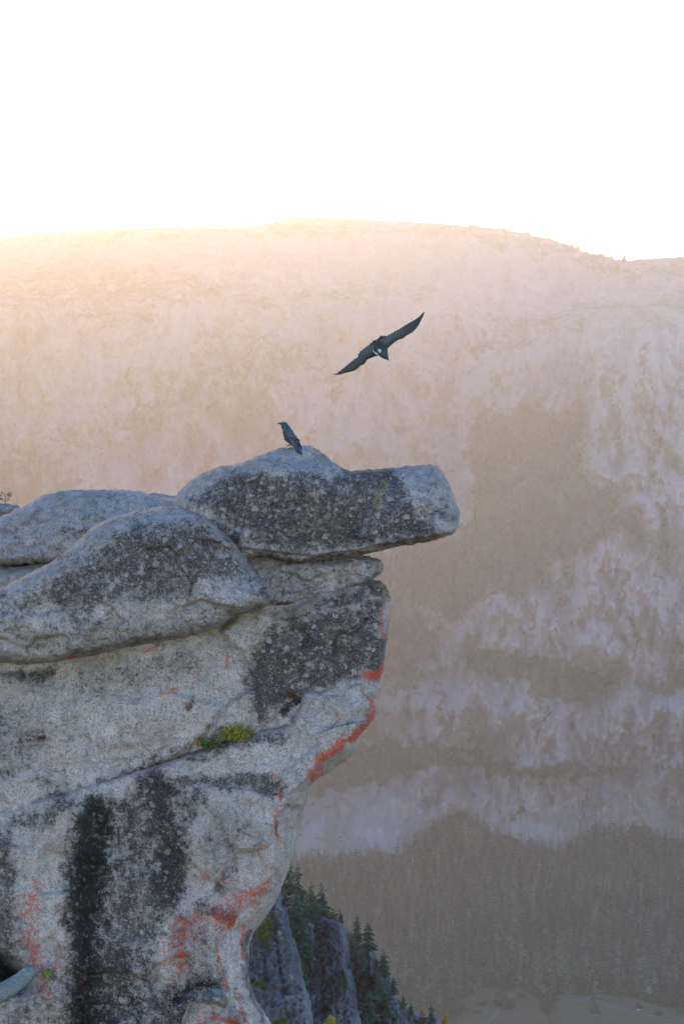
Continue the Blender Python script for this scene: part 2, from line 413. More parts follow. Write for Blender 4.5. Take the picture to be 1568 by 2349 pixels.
# ------------------------------------------------------------------ setting: valley floor, far wall, ridge
def interp(px, pts):
    return np.interp(px, [p[0] for p in pts], [p[1] for p in pts])
RIDGE = [(-700, 580), (-300, 560), (0, 545), (100, 536), (200, 529), (330, 524), (420, 522), (560, 522), (600, 516), (650, 503), (700, 499), (760, 500),
         (800, 503), (850, 505), (950, 508), (1050, 516), (1150, 527), (1200, 536), (1250, 548), (1300, 562), (1340, 578), (1380, 588), (1425, 599), (1470, 595), (1568, 588), (2300, 566)]
YP = [(499, 7000), (560, 6500), (640, 5900), (720, 5350), (850, 4950), (1000, 4720), (1200, 4500), (1380, 4360), (1540, 4290), (1610, 4130), (1720, 4070), (1760, 4000), (1870, 3930), (1990, 3780), (2085, 3600), (2160, 3430)]
def terr_y(px, py):
    px = np.asarray(px, float); py = np.asarray(py, float)
    y = interp(py, YP)
    hi = sstep(2000, 1700, py)
    y = y - 330 * hi * sstep(900, 1500, px) * sstep(560, 760, py)                 # the right wall stands nearer
    ed = interp(px, [(900, 900), (1130, 830), (1300, 745), (1450, 722), (1568, 712), (2300, 690)])
    y = y + 420 * sstep(0, -60, py - ed) * sstep(1050, 1300, px) * sstep(560, 700, py)
    y = y + hi * (190 * fbm(px / 190, py / 240, .3, 4) + 90 * fbm(px / 70, py / 120, 2.3, 4, .55, ridged=True))
    g = lambda cx, cy, rx, ry: np.exp(-((px - cx) / rx) ** 2 - ((py - cy) / ry) ** 2)
    y = y - 190 * g(1390, 1420, 170, 130) - 120 * g(1150, 1460, 90, 60) - 110 * g(1420, 1680, 220, 60) - 100 * g(1050, 1640, 150, 60) + 120 * g(1250, 1180, 130, 160)
    ex = interp(py, [(700, 1330), (960, 1345), (1090, 1355), (1130, 1430), (1220, 1485), (1260, 1560)])
    y = y - 160 * sstep(-18, 22, px - ex + 10 * fbm(px / 30, py / 30, 6.6, 3)) * sstep(690, 800, py) * sstep(1270, 1215, py)
    y = y + hi * sstep(700, 900, py) * 22 * fbm(px / 22, py / 60, 7.3, 3, .6, ridged=True)
    y = y + (1 - hi) * sstep(2080, 1990, py) * 25 * fbm(px / 90, py / 90, 4.1, 3)
    return y
def terr_w(px, py):
    y = (CY - np.asarray(py, float)) / F
    return terr_y(px, py) / (CP + y * SP)
def mountain():
    xs = np.arange(-700, 2300, 4.0); nrow = 400
    rid = interp(xs, RIDGE) + 2.0 * fbm(xs / 16, 0 * xs, .7, 4, .6)
    t = np.linspace(0, 1, nrow)[:, None]
    PY = 2160 + (rid[None, :] - 2160) * t; PX = np.broadcast_to(xs[None, :], PY.shape)
    V = world(PX, PY, terr_w(PX, PY))
    base = V[0].copy(); base[:, 2] = FLOOR_Z - 40
    tops = []
    last = V[-1]
    for k, (dy, dz) in enumerate([(60, -3), (250, -40), (900, -260), (1600, -900), (1700, -1100)]):
        e = last.copy(); e[:, 1] += dy; e[:, 2] += dz; tops.append(e)
    V = np.concatenate([base[None], V, np.array(tops)], 0)
    PYx = np.vstack([PY[:1], PY, np.repeat(PY[-1:], 5, 0)]); PXx = np.broadcast_to(xs[None, :], PYx.shape)
    paint = {'forest': [
        ('poly', [(1120, 930), (1250, 925), (1335, 960), (1345, 1030), (1350, 1109), (1415, 1119), (1425, 1162), (1463, 1210), (1478, 1229), (1391, 1234), (1343, 1258), (1295, 1292), (1238, 1330),
                  (1190, 1373), (1151, 1378), (1084, 1402), (1055, 1431), (1017, 1450), (990, 1402), (911, 1354), (880, 1300), (940, 1225), (1040, 1215), (1080, 1152), (1060, 1040)], 16, .95),
        ('poly', [(880, 1290), (1020, 1440), (1000, 1560), (930, 1600), (860, 1640), (800, 1500)], 30, .75),
        ('poly', [(1055, 1498), (1151, 1489), (1238, 1508), (1319, 1522), (1415, 1532), (1439, 1565), (1367, 1599), (1271, 1618), (1228, 1609), (1199, 1551), (1065, 1546)], 10, .95),
        ('poly', [(1462, 1561), (1580, 1540), (1900, 1540), (1900, 1590), (1568, 1582), (1487, 1587)], 10, .95),
        ('poly', [(700, 1730), (815, 1724), (901, 1705), (1084, 1705), (1132, 1729), (1190, 1738), (1199, 1753), (1391, 1753), (1415, 1757), (1410, 1777), (1295, 1801), (1151, 1777), (1007, 1757), (969, 1777), (911, 1796), (815, 1815), (700, 1830)], 10, .95),
        ('poly', [(-700, 1990), (815, 1969), (901, 1959), (950, 1930), (998, 1892), (1041, 1872), (1084, 1877), (1122, 1906), (1161, 1925), (1223, 1945), (1295, 1954), (1315, 1930), (1334, 1911), (1372, 1901), (1439, 1906), (1487, 1911), (1568, 1930), (2300, 1930), (2300, 2300), (-700, 2300)], 8, 1.0),
        ('poly', [(-700, 640), (0, 600), (150, 570), (300, 600), (450, 625), (600, 650), (800, 660), (1000, 650), (1000, 690), (750, 700), (600, 720), (500, 690), (400, 700), (350, 760), (250, 780), (150, 740), (0, 720), (-700, 760)], 26, .62),
        ('poly', [(430, 760), (650, 750), (800, 850), (720, 890), (600, 900), (450, 950), (250, 1000), (150, 1080), (0, 1100), (-700, 1200), (-700, 1000), (0, 1000), (300, 930), (420, 850)], 30, .56),
        ('poly', [(1060, 800), (1200, 735), (1320, 700), (1450, 690), (1568, 668), (2300, 640), (2300, 690), (1568, 712), (1450, 722), (1320, 738), (1200, 800), (1090, 840)], 14, .68),
        ('line', [(1420, 1240), (1440, 1380), (1450, 1520)], 9, .62),  # lines from here on: gully shade painted in through the forest mask
        ('line', [(1500, 1240), (1540, 1400), (1560, 1500)], 9, .62),
        ('line', [(1310, 1300), (1290, 1400), (1270, 1490)], 9, .62),
        ('line', [(1225, 1350), (1200, 1480)], 9, .62),
        ('line', [(1400, 880), (1425, 1050)], 9, .62),
        ('line', [(1480, 800), (1500, 1000), (1530, 1200)], 9, .62),
        ('line', [(1080, 1560), (1090, 1680)], 9, .62),
        ('line', [(1250, 1630), (1230, 1740)], 9, .62),
        ('line', [(1400, 1610), (1390, 1740)], 9, .62),
        ('line', [(1500, 1610), (1490, 1740)], 9, .62),
        ('line', [(1000, 1560), (1010, 1660)], 9, .62),
        ('line', [(1350, 1800), (1320, 1900)], 9, .62),
        ('line', [(1200, 1790), (1180, 1900)], 9, .62),
        ('line', [(700, 1000), (760, 900), (900, 780)], 9, .62),
        ('line', [(300, 860), (330, 980)], 9, .62),
        ('line', [(1150, 860), (1100, 960), (1090, 1080)], 9, .62),

        ('poly', [(-700, 570), (0, 548), (300, 526), (620, 518), (700, 502), (900, 508), (1100, 522), (1260, 548), (1440, 600), (2300, 566), (2300, 620), (1440, 640), (1200, 580), (900, 540), (600, 545), (200, 550), (-700, 600)], 8, .6),
        ('all', .06)]}
    paint['pale'] = [
        ('poly', [(1150, 1385), (1190, 1375), (1240, 1335), (1295, 1295), (1345, 1262), (1400, 1238), (1470, 1235), (1580, 1250), (1900, 1250), (1900, 1540), (1460, 1540), (1420, 1522), (1330, 1508), (1240, 1500), (1110, 1485), (1060, 1490), (1090, 1420)], 10, .8),
        ('poly', [(1345, 970), (1400, 860), (1470, 770), (1568, 730), (1900, 720), (1900, 1240), (1568, 1235), (1485, 1222), (1430, 1125), (1355, 1085)], 12, .7),
        ('poly', [(880, 1570), (1000, 1540), (1190, 1556), (1235, 1618), (1370, 1606), (1440, 1590), (1568, 1600), (1900, 1600), (1900, 1740), (1415, 1745), (1200, 1745), (1130, 1715), (1000, 1690), (880, 1690)], 10, .75),
        ('poly', [(960, 1780), (1100, 1775), (1290, 1805), (1410, 1785), (1568, 1770), (1900, 1770), (1900, 1900), (1480, 1900), (1380, 1890), (1310, 1930), (1220, 1925), (1120, 1880), (1050, 1850), (980, 1870), (900, 1930), (800, 1940), (820, 1850)], 10, .6),
        ('poly', [(940, 1290), (1050, 1230), (1130, 1210), (1100, 1260), (980, 1330)], 12, .4), ('line', [(1000, 1130), (1090, 1150), (1120, 1190)], 26, .45), ('line', [(1020, 1350), (1070, 1370)], 14, .6), ('line', [(1000, 1490), (960, 1540)], 20, .5),
        ('poly', [(160, 790), (230, 770), (300, 800), (290, 860), (180, 900), (100, 880)], 16, .6), ('poly', [(360, 710), (420, 680), (500, 720), (520, 770), (450, 790), (360, 760)], 14, .6), ('line', [(600, 900), (760, 870), (900, 860)], 22, .45), ('line', [(560, 1050), (700, 960), (900, 920)], 40, .3), ('line', [(1090, 690), (1250, 660)], 20, .4)]
    fp = paint_eval(paint, PXx, PYx, ('forest', 'pale'), 24.0, 2.2); f = fp['forest']; pale = fp['pale']
    lo = sstep(900, 1050, PXx) * sstep(1000, 1200, PYx)                      # bare polished cliffs at lower right
    f = np.where(f < .45, f * (1 - .75 * lo), f)
    nr, nc = PYx.shape
    I = np.arange(nr * nc).reshape(nr, nc)
    q = np.stack([I[:-1, :-1], I[:-1, 1:], I[1:, 1:], I[1:, :-1]], -1).reshape(-1, 4)
    o = build("mountain", V.reshape(-1, 3), [q], MOUNT, origin=(0, 3600, FLOOR_Z), attrs={'forest': f, 'pale': pale})
    o['kind'] = 'structure'
    return rid, xs
RID, RXS = mountain()

def floor_mat():
    n = N("valley_ground", .95, .1)
    a = n.noise(.02, 5, .6); b = n.noise(.15, 4, .6, off=3)
    c = n.mix(n.ramp(a, .4, .6), (.07, .055, .035), (.11, .085, .05))
    c = n.mix(n.ramp(b, .5, .7, 0, .6), c, (.05, .05, .03))
    n.color(c); return n.m
FLOORM = floor_mat()
def sheet(name, pts, z, mat, kind='structure'):
    V = np.array([(p[0], p[1], z) for p in pts]); c = V.mean(0)
    o = build(name, V, [np.arange(len(V))[None, :]], mat, origin=c, smooth=False)
    o['kind'] = kind; return o
sheet("valley_floor", [(-14000, -3000), (14000, -3000), (14000, 14000), (-14000, 14000)], FLOOR_Z, FLOORM)
def floor_pts(pix): return [tuple(world(x, y, floor_w(y))[:2]) for x, y in pix]
MEADOW = plain("dry_meadow_grass", (.20, .13, .075), .95, .1, (.03, (.095, .075, .045)))
def meadow(pix, z):
    P = resample(pix, 8.0); P = P + 5.0 * np.stack([fbm(P[:, 0] / 9, P[:, 1] / 9, 2, 3), .5 * fbm(P[:, 0] / 9, P[:, 1] / 9, 6, 3)], -1)
    sheet("meadow", floor_pts(P), z, MEADOW)
meadow([(1060, 2300), (1080, 2283), (1120, 2268), (1160, 2276), (1190, 2268), (1230, 2292), (1250, 2330), (1280, 2400), (1060, 2400)], FLOOR_Z + .3)
meadow([(1262, 2310), (1300, 2293), (1350, 2290), (1420, 2308), (1480, 2325), (1570, 2350), (1640, 2400), (1280, 2400)], FLOOR_Z + .3)
meadow([(1378, 2288), (1420, 2284), (1470, 2297), (1530, 2314), (1600, 2330), (1600, 2345), (1520, 2330), (1440, 2308)], FLOOR_Z + .3)
ROADM = plain("asphalt", (.075, .08, .09), .9, .2, (.3, (.10, .10, .105)))
GRAVEL = plain("gravel", (.28, .23, .19), .95, .1, (.3, (.16, .135, .11)))
def ribbon(name, pix, width, z, mat):
    P = resample(pix, 6.0, closed=False); P = np.vstack([P, pix[-1]])
    W = world(P[:, 0], P[:, 1], floor_w(P[:, 1]))[:, :2]
    T = np.gradient(W, axis=0); T /= np.linalg.norm(T, axis=1)[:, None]; Nn = np.stack([-T[:, 1], T[:, 0]], -1)
    A, B = W + Nn * width / 2, W - Nn * width / 2; n = len(W)
    V = np.vstack([np.c_[A, np.full(n, z)], np.c_[B, np.full(n, z)]])
    i = np.arange(n - 1); q = np.stack([i, i + 1, n + i + 1, n + i], -1)
    o = build(name, V, [q], mat, origin=V.mean(0), smooth=False); o['kind'] = 'structure'
ROADP = [(1250, 2283), (1330, 2294), (1390, 2304), (1450, 2318), (1510, 2332), (1570, 2347), (1640, 2366), (1760, 2400)]
ribbon("road_verge", ROADP, 17, FLOOR_Z + .6, GRAVEL)
ribbon("road", ROADP, 11.5, FLOOR_Z + .9, ROADM)
ribbon("path", [(1100, 2349), (1130, 2337), (1143, 2318), (1150, 2296), (1175, 2282)], 3, FLOOR_Z + .6, GRAVEL)
ribbon("path", [(1343, 2291), (1372, 2289), (1384, 2276), (1390, 2262)], 4, FLOOR_Z + .6, GRAVEL)

# ------------------------------------------------------------------ trees
def conifer_np(h, r, whorls, per, seed, base=.12, droop=.35, ragged=.25, clumps=1):
    """crown of many small drooping sprays; returns crown V,F,tint and trunk V,F with foot at the origin"""
    R = np.random.RandomState(seed); V, Fq, T = [], [], []
    for k in range(whorls):
        t = k / (whorls - 1); z = h * (base + (1 - base) * t ** .92)
        rad = r * ((1 - t) ** .8 * .95 + .05) * (1 + ragged * R.normal()) * (.55 if R.rand() < .06 else 1)
        a0 = R.rand() * 6.28
        for j in range(per):
            if R.rand() < .10: continue
            a = a0 + 6.283 * (j + .35 * R.normal()) / per; L = max(.12 * r, rad * (1 + .28 * R.normal()))
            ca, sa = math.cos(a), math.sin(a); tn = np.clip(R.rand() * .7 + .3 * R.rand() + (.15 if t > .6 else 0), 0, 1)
            for c in range(clumps):
                f0 = c / clumps * .85; f1 = min(1.0, f0 + 1.35 / clumps)
                wd = (.34 * L if clumps == 1 else .26 * L) * (1.15 - .5 * f0) * (.8 + .4 * R.rand())
                up = .10 * L
                z0 = z + up * f0 - droop * L * f0 ** 1.6; z1 = z + up * f1 - droop * L * f1 ** 1.6 + .05 * L * R.normal()
                zm = (z0 + z1) / 2; fm = (f0 + f1) / 2
                p = [(ca * L * f0, sa * L * f0, z0), (ca * L * fm - sa * wd, sa * L * fm + ca * wd, zm - .25 * wd * R.rand()),
                     (ca * L * f1, sa * L * f1, z1), (ca * L * fm + sa * wd, sa * L * fm - ca * wd, zm - .25 * wd * R.rand())]
                i = len(V); V += p; Fq.append((i, i + 1, i + 2, i + 3)); T += [np.clip(tn + .2 * (f1 - .5), 0, 1)] * 4
                # a hanging side so that the spray has body
                p2 = [p[0], p[2], (p[2][0] * .92, p[2][1] * .92, p[2][2] - .30 * wd - .1 * L), (p[0][0], p[0][1], p[0][2] - .35 * wd)]
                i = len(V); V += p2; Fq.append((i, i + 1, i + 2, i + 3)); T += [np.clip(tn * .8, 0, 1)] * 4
    n = 6; tv, tf = [], []
    for k, (zz, rr) in enumerate([(-.05 * h, .022 * h), (.3 * h, .015 * h), (.97 * h, .003 * h)]):
        for j in range(n): tv.append((rr * math.cos(j * 6.283 / n), rr * math.sin(j * 6.283 / n), zz))
    for k in range(2):
        for j in range(n): tf.append((k * n + j, k * n + (j + 1) % n, (k + 1) * n + (j + 1) % n, (k + 1) * n + j))
    return np.array(V), np.array(Fq), np.array(T), np.array(tv), np.array(tf)
def leafy_np(rx, ry, rz, n, leaf, seed, lumps=6, dens=1.0):
    """leaf faces spread through several overlapping lumps"""
    R = np.random.RandomState(seed)
    C = R.normal(size=(lumps, 3)) * .30; C[0] = 0; S = .42 + .3 * R.rand(lumps)
    k = R.randint(0, lumps, n); d = R.normal(size=(n, 3)); d /= np.linalg.norm(d, axis=1)[:, None]
    P = (C[k] + d * (S[k] * (R.rand(n) ** .35))[:, None])
    P[:, 2] = np.abs(P[:, 2] + .15) * .95
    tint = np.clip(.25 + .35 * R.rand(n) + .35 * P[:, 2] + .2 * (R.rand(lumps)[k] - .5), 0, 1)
    P = P * np.array([rx, ry, rz])
    a = R.normal(size=(n, 3)); a /= np.linalg.norm(a, axis=1)[:, None]
    b = np.cross(a, R.normal(size=(n, 3))); b /= np.linalg.norm(b, axis=1)[:, None]
    s = leaf * (.6 + .8 * R.rand(n))[:, None]
    V = np.stack([P - a * s, P + b * s * .55, P + a * s, P - b * s * .55], 1).reshape(-1, 3)
    return V, np.arange(4 * n).reshape(n, 4), np.repeat(tint, 4)
def conifer(name, px, py, tip, wd, seed, label, group='conifers on the dark cliff', rw=.22, mat=None):
    p = world(px, py, wd); h = (py - tip) * wd / F * 1.02
    e = empty(name, p, label, 'tree', group)
    V, Fq, T, tv, tf = conifer_np(h, h * rw, 26, 8, seed, base=.06, clumps=3)
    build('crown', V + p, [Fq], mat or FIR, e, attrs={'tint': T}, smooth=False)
    build('trunk', tv + p, [tf], BARK, e)
    return e
def bush(name, px, py, wd, rx, rz, n, mat, label, cat='bush', seed=1, leaf=None, group=None, stem=True):
    u = wd / F; p = world(px, py, wd)
    e = empty(name, p, label, cat, group)
    V, Fq, T = leafy_np(rx * u, rx * u * .9, rz * u, n, (leaf or rx * .16) * u, seed)
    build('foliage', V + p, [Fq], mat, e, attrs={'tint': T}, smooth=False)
    if stem:
        tv, tf = [], []
        R = np.random.RandomState(seed)
        for s in range(4):
            a = R.rand(2) * 2 - 1
            b0 = np.array([a[0] * rx * .1, a[1] * rx * .1, -.12 * rz]) * u; b1 = np.array([a[0] * rx * .6, a[1] * rx * .6, rz * .6]) * u
            i = len(tv); rr = rx * .03 * u
            for c, q in ((b0, rr), (b1, rr * .4)):
                for j in range(5): tv.append(c + np.array([q * math.cos(j * 1.2566), q * math.sin(j * 1.2566), 0]))
            for j in range(5): tf.append((i + j, i + (j + 1) % 5, i + 5 + (j + 1) % 5, i + 5 + j))
        build('stem', np.array(tv) + p, [np.array(tf)], BARK, e)
    return e

# ------------------------------------------------------------------ the overhanging rocks
W0 = 30.0
slab = rock("overhanging_slab", [(404, 1150), (406, 1136), (418, 1118), (440, 1101), (470, 1084), (505, 1071), (555, 1061), (590, 1046), (630, 1032), (660, 1026), (690, 1022), (722, 1028),
      (748, 1046), (775, 1068), (800, 1080), (850, 1077), (905, 1073), (960, 1067), (990, 1065), (1008, 1074), (1024, 1098), (1034, 1126), (1046, 1152), (1053, 1172), (1053, 1190), (1048, 1214),
      (1034, 1228), (1000, 1240), (955, 1249), (925, 1253), (880, 1263), (830, 1273), (780, 1282), (730, 1290), (690, 1295), (660, 1291), (630, 1284), (590, 1279), (545, 1285), (510, 1262), (480, 1230),
      (450, 1205), (425, 1185), (408, 1168)],
    W0 + .25, 120, 190, (110, 70, 16), mods=[
      fold([(880, 1060), (915, 1110), (960, 1160), (1020, 1240)], .9, 70, 10, -1),            # the end face turns away to the right
      fold([(380, 1150), (460, 1105), (560, 1085), (680, 1082), (790, 1092), (900, 1088), (1060, 1084)], .8, 60, 10, -1),   # the top falls back
      shelf([(560, 1258), (620, 1264), (700, 1276), (800, 1266), (900, 1246), (1000, 1228)], 26, 60, 1),
      crack([(985, 1072), (990, 1090), (1005, 1102), (1014, 1108)], 3, 6), crack([(700, 1120), (690, 1180)], 3, 2), bump(688, 1046, 70, 30, -46), bump(760, 1180, 120, 40, 10, -8), bump(520, 1140, 60, 40, 12),
      crack([(760, 1056), (720, 1054), (700, 1050)], 3, 5)],
    paint={'dark': [('poly', [(425, 1135), (500, 1097), (580, 1085), (690, 1083), (790, 1086), (860, 1084), (890, 1092), (930, 1120), (980, 1190), (1010, 1232), (900, 1252), (700, 1278), (590, 1262), (545, 1225), (490, 1180), (430, 1160)], 12, .70),
                    ('line', [(980, 1180), (1035, 1190)], 24, .5), ('poly', [(590, 1262), (700, 1280), (860, 1262), (1000, 1234), (1000, 1250), (700, 1300), (590, 1285)], 6, .7),
                    ('line', [(790, 1085), (880, 1090), (930, 1130)], 18, .8), ('line', [(500, 1200), (560, 1262)], 18, .6), ('all', .30)],
           'yellow': [('line', [(874, 1104), (866, 1132), (872, 1166)], 13, .75), ('line', [(726, 1056), (760, 1054)], 5, .5)],
           'tan': [('line', [(410, 1140), (500, 1080), (640, 1045)], 30, .35), ('poly', [(590, 1262), (700, 1280), (860, 1262), (1000, 1234), (1020, 1250), (700, 1300), (590, 1285)], 6, .8), ('line', [(410, 1150), (480, 1180)], 22, .4)],
           'rust': [('line', [(694, 1268), (760, 1262)], 4, .3)]},
    seed=1.3, origin=world(720, 1290, W0 + .3))
tag(slab, "long flat granite slab jutting out over the drop with a raven on top", "rock")

boul = rock("granite_boulder", [(-60, 1372), (0, 1350), (40, 1331), (100, 1300), (150, 1266), (190, 1231), (215, 1208), (265, 1186), (330, 1169), (385, 1162), (430, 1168), (470, 1189), (505, 1213), (540, 1245),
      (566, 1285), (590, 1318), (615, 1341), (626, 1360), (624, 1378), (605, 1393), (560, 1405), (530, 1416), (500, 1440), (440, 1460), (385, 1471), (330, 1479), (280, 1489), (200, 1506), (130, 1519), (60, 1526), (0, 1520), (-60, 1514)],
    W0 - .35, 130, 160, (140, 80, 28), mods=[
      fold([(-60, 1400), (60, 1352), (190, 1290), (260, 1240), (360, 1200), (470, 1205)], .75, 70, 10, -1),
      fold([(-60, 1420), (150, 1440), (330, 1440), (480, 1410), (620, 1370)], .35, 80, 14, 1),
      crack([(450, 1318), (440, 1345), (437, 1368), (430, 1390)], 4, 12), crack([(60, 1340), (62, 1360), (68, 1378)], 3, 7), crack([(215, 1436), (235, 1440)], 3, 5),
      crack([(210, 1475), (240, 1470), (230, 1495)], 4, 8), bump(540, 1390, 70, 40, 14), bump(360, 1260, 150, 60, 12, -15), bump(500, 1360, 40, 40, 10)],
    paint={'dark': [('poly', [(20, 1372), (110, 1318), (200, 1268), (250, 1222), (330, 1190), (430, 1176), (505, 1222), (550, 1282), (575, 1330), (520, 1345), (470, 1350), (440, 1400), (380, 1380), (300, 1385), (200, 1415), (100, 1400), (20, 1400)], 20, .66),
                    ('line', [(340, 1260), (420, 1230)], 40, .8), ('line', [(230, 1300), (330, 1290)], 25, .75), ('line', [(600, 1350), (610, 1375)], 18, .6), ('line', [(180, 1490), (400, 1460)], 20, .5), ('all', .34)],
           'yellow': [('line', [(200, 1240), (222, 1236)], 8, .5), ('line', [(480, 1232), (500, 1226)], 6, .3)],
           'tan': [('line', [(50, 1328), (72, 1322)], 7, .9), ('poly', [(0, 1440), (150, 1440), (300, 1430), (500, 1420), (400, 1460), (200, 1500), (0, 1510)], 20, .5), ('line', [(200, 1250), (230, 1225)], 20, .5), ('line', [(60, 1320), (160, 1250)], 20, .3)],
           'rust': [('line', [(163, 1502), (168, 1504)], 7, 1.0), ('line', [(52, 1328), (70, 1322)], 5, .4)]},
    seed=2.6, origin=world(250, 1510, W0 - .3))
tag(boul, "big rounded granite boulder mottled with black lichen at the left", "boulder")

wedge = rock("wedge_stone", [(540, 1280), (560, 1262), (600, 1262), (625, 1266), (648, 1274), (670, 1280), (730, 1278), (790, 1272), (835, 1274), (850, 1278), (866, 1281), (878, 1292), (879, 1306), (868, 1320), (832, 1343), (800, 1352),
      (770, 1367), (730, 1379), (690, 1390), (650, 1394), (620, 1390), (590, 1350)], W0 + .36, 60, 120, (40, 34, 18), mods=[
      fold([(560, 1306), (660, 1308), (760, 1306), (880, 1292)], .5, 30, 5, -1), crack([(632, 1330), (640, 1316)], 3, 5), crack([(700, 1350), (760, 1330), (860, 1318)], 3, 4)],
    paint={'dark': [('all', .38), ('line', [(640, 1385), (730, 1378), (830, 1345)], 8, .75)], 'tan': [('line', [(570, 1290), (640, 1290)], 14, .6)], 'rust': [('line', [(808, 1308), (814, 1308)], 5, .9)],
           'yellow': [('line', [(590, 1290), (620, 1286)], 10, .4), ('line', [(690, 1388), (800, 1352)], 5, .5)]},
    seed=3.1, origin=world(720, 1390, W0 + .2))
tag(wedge, "thin pointed stone wedged under the overhanging slab", "rock")

cliff = empty("rock_cliff", world(300, 2440, W0 + .3), "streaked granite cliff with red lichen that carries the boulders", "cliff")
upper = rock("upper_tier", [(-60, 1440), (200, 1440), (480, 1390), (640, 1360), (800, 1335), (850, 1329), (872, 1335), (890, 1352), (896, 1380), (893, 1425), (888, 1470), (882, 1510), (878, 1540), (870, 1562), (862, 1600),
      (800, 1680), (640, 1740), (450, 1790), (200, 1870), (-60, 1940)], W0 + .42, 75, 200, (26, 30, 60), mods=[
      fold([(-60, 1570), (150, 1540), (400, 1490), (560, 1440), (700, 1420), (900, 1370)], .55, 70, 10, -1),
      fold([(700, 1380), (640, 1480), (560, 1560), (540, 1640), (430, 1730)], .12, 150, 14, -1),
      crack([(840, 1420), (815, 1445), (770, 1455), (765, 1490), (770, 1520)], 4, 14), crack([(700, 1440), (705, 1490), (690, 1540)], 5, 6),
      crack([(520, 1620), (470, 1690), (440, 1720)], 5, 10), crack([(240, 1560), (235, 1620), (260, 1660)], 4, 5), crack([(20, 1670), (60, 1690), (120, 1700)], 4, 8), crack([(0, 1770), (150, 1760), (330, 1740), (430, 1700)], 6, 6),
      shelf([(-60, 1900), (100, 1845), (300, 1780), (430, 1730), (560, 1690), (660, 1670)], 30, 80, 1, 10),
      shelf([(690, 1595), (640, 1640), (600, 1672)], 16, 40, -1, 10),
      bump(330, 1620, 160, 60, 18, -12), bump(120, 1620, 90, 60, 14), bump(90, 1560, 40, 24, -22), bump(830, 1480, 50, 60, 12), bump(620, 1550, 40, 80, -8)],
    paint={'dark': [('poly', [(575, 1480), (640, 1430), (750, 1395), (888, 1370), (886, 1500), (860, 1560), (700, 1590), (650, 1640), (600, 1660), (575, 1640), (560, 1560)], 16, .74),
                    ('line', [(620, 1470), (590, 1560), (600, 1630)], 22, .9), ('line', [(700, 1440), (690, 1560)], 18, .9), ('line', [(20, 1560), (110, 1545)], 26, .75), ('line', [(100, 1840), (300, 1780), (420, 1725)], 20, .55),
                    ('line', [(-20, 1740), (150, 1800)], 40, .4), ('line', [(30, 1690), (90, 1700)], 10, .6), ('line', [(450, 1605), (440, 1620)], 12, .6), ('poly', [(-60, 1600), (60, 1590), (130, 1700), (60, 1800), (-60, 1820)], 30, .42), ('line', [(650, 1640), (690, 1600)], 14, .9), ('line', [(740, 1385), (885, 1352)], 24, .68), ('line', [(640, 1420), (760, 1390)], 20, .55), ('line', [(200, 1570), (420, 1520)], 60, .36), ('all', .13)],
           'black': [('line', [(655, 1636), (690, 1612)], 14, .8), ('line', [(60, 1548), (100, 1540)], 14, .6)],
           'yellow': [('line', [(470, 1455), (520, 1432), (600, 1412)], 10, .75), ('line', [(862, 1340), (884, 1356)], 9, .8), ('line', [(590, 1470), (594, 1480)], 10, .6), ('line', [(640, 1410), (720, 1395)], 12, .5), ('line', [(0, 1570), (40, 1560)], 14, .35), ('line', [(360, 1650), (430, 1640)], 14, .25)],
           'tan': [('line', [(480, 1445), (640, 1410), (850, 1345)], 22, .75), ('line', [(0, 1590), (100, 1560), (260, 1520)], 26, .6), ('line', [(500, 1640), (450, 1700)], 10, .5)],
           'rust': [('line', [(318, 1498), (355, 1490)], 11, .62), ('line', [(505, 1490), (520, 1520)], 18, .6), ('line', [(380, 1580), (410, 1584)], 13, .62), ('line', [(455, 1525), (450, 1560)], 8, .5), ('line', [(878, 1510), (862, 1545), (846, 1556)], 12, .85),
                    ('line', [(884, 1400), (880, 1460)], 6, .75), ('line', [(818, 1412), (824, 1414)], 6, .7), ('line', [(470, 1500), (500, 1495)], 9, .5), ('line', [(440, 1608), (460, 1612)], 8, .5), ('line', [(668, 1590), (690, 1586)], 8, .5), ('line', [(90, 1690), (100, 1692)], 6, .4)]},
    seed=4.2, parent=cliff, amp=(4.5, 1.9, 1.1), facet=(150, .045))
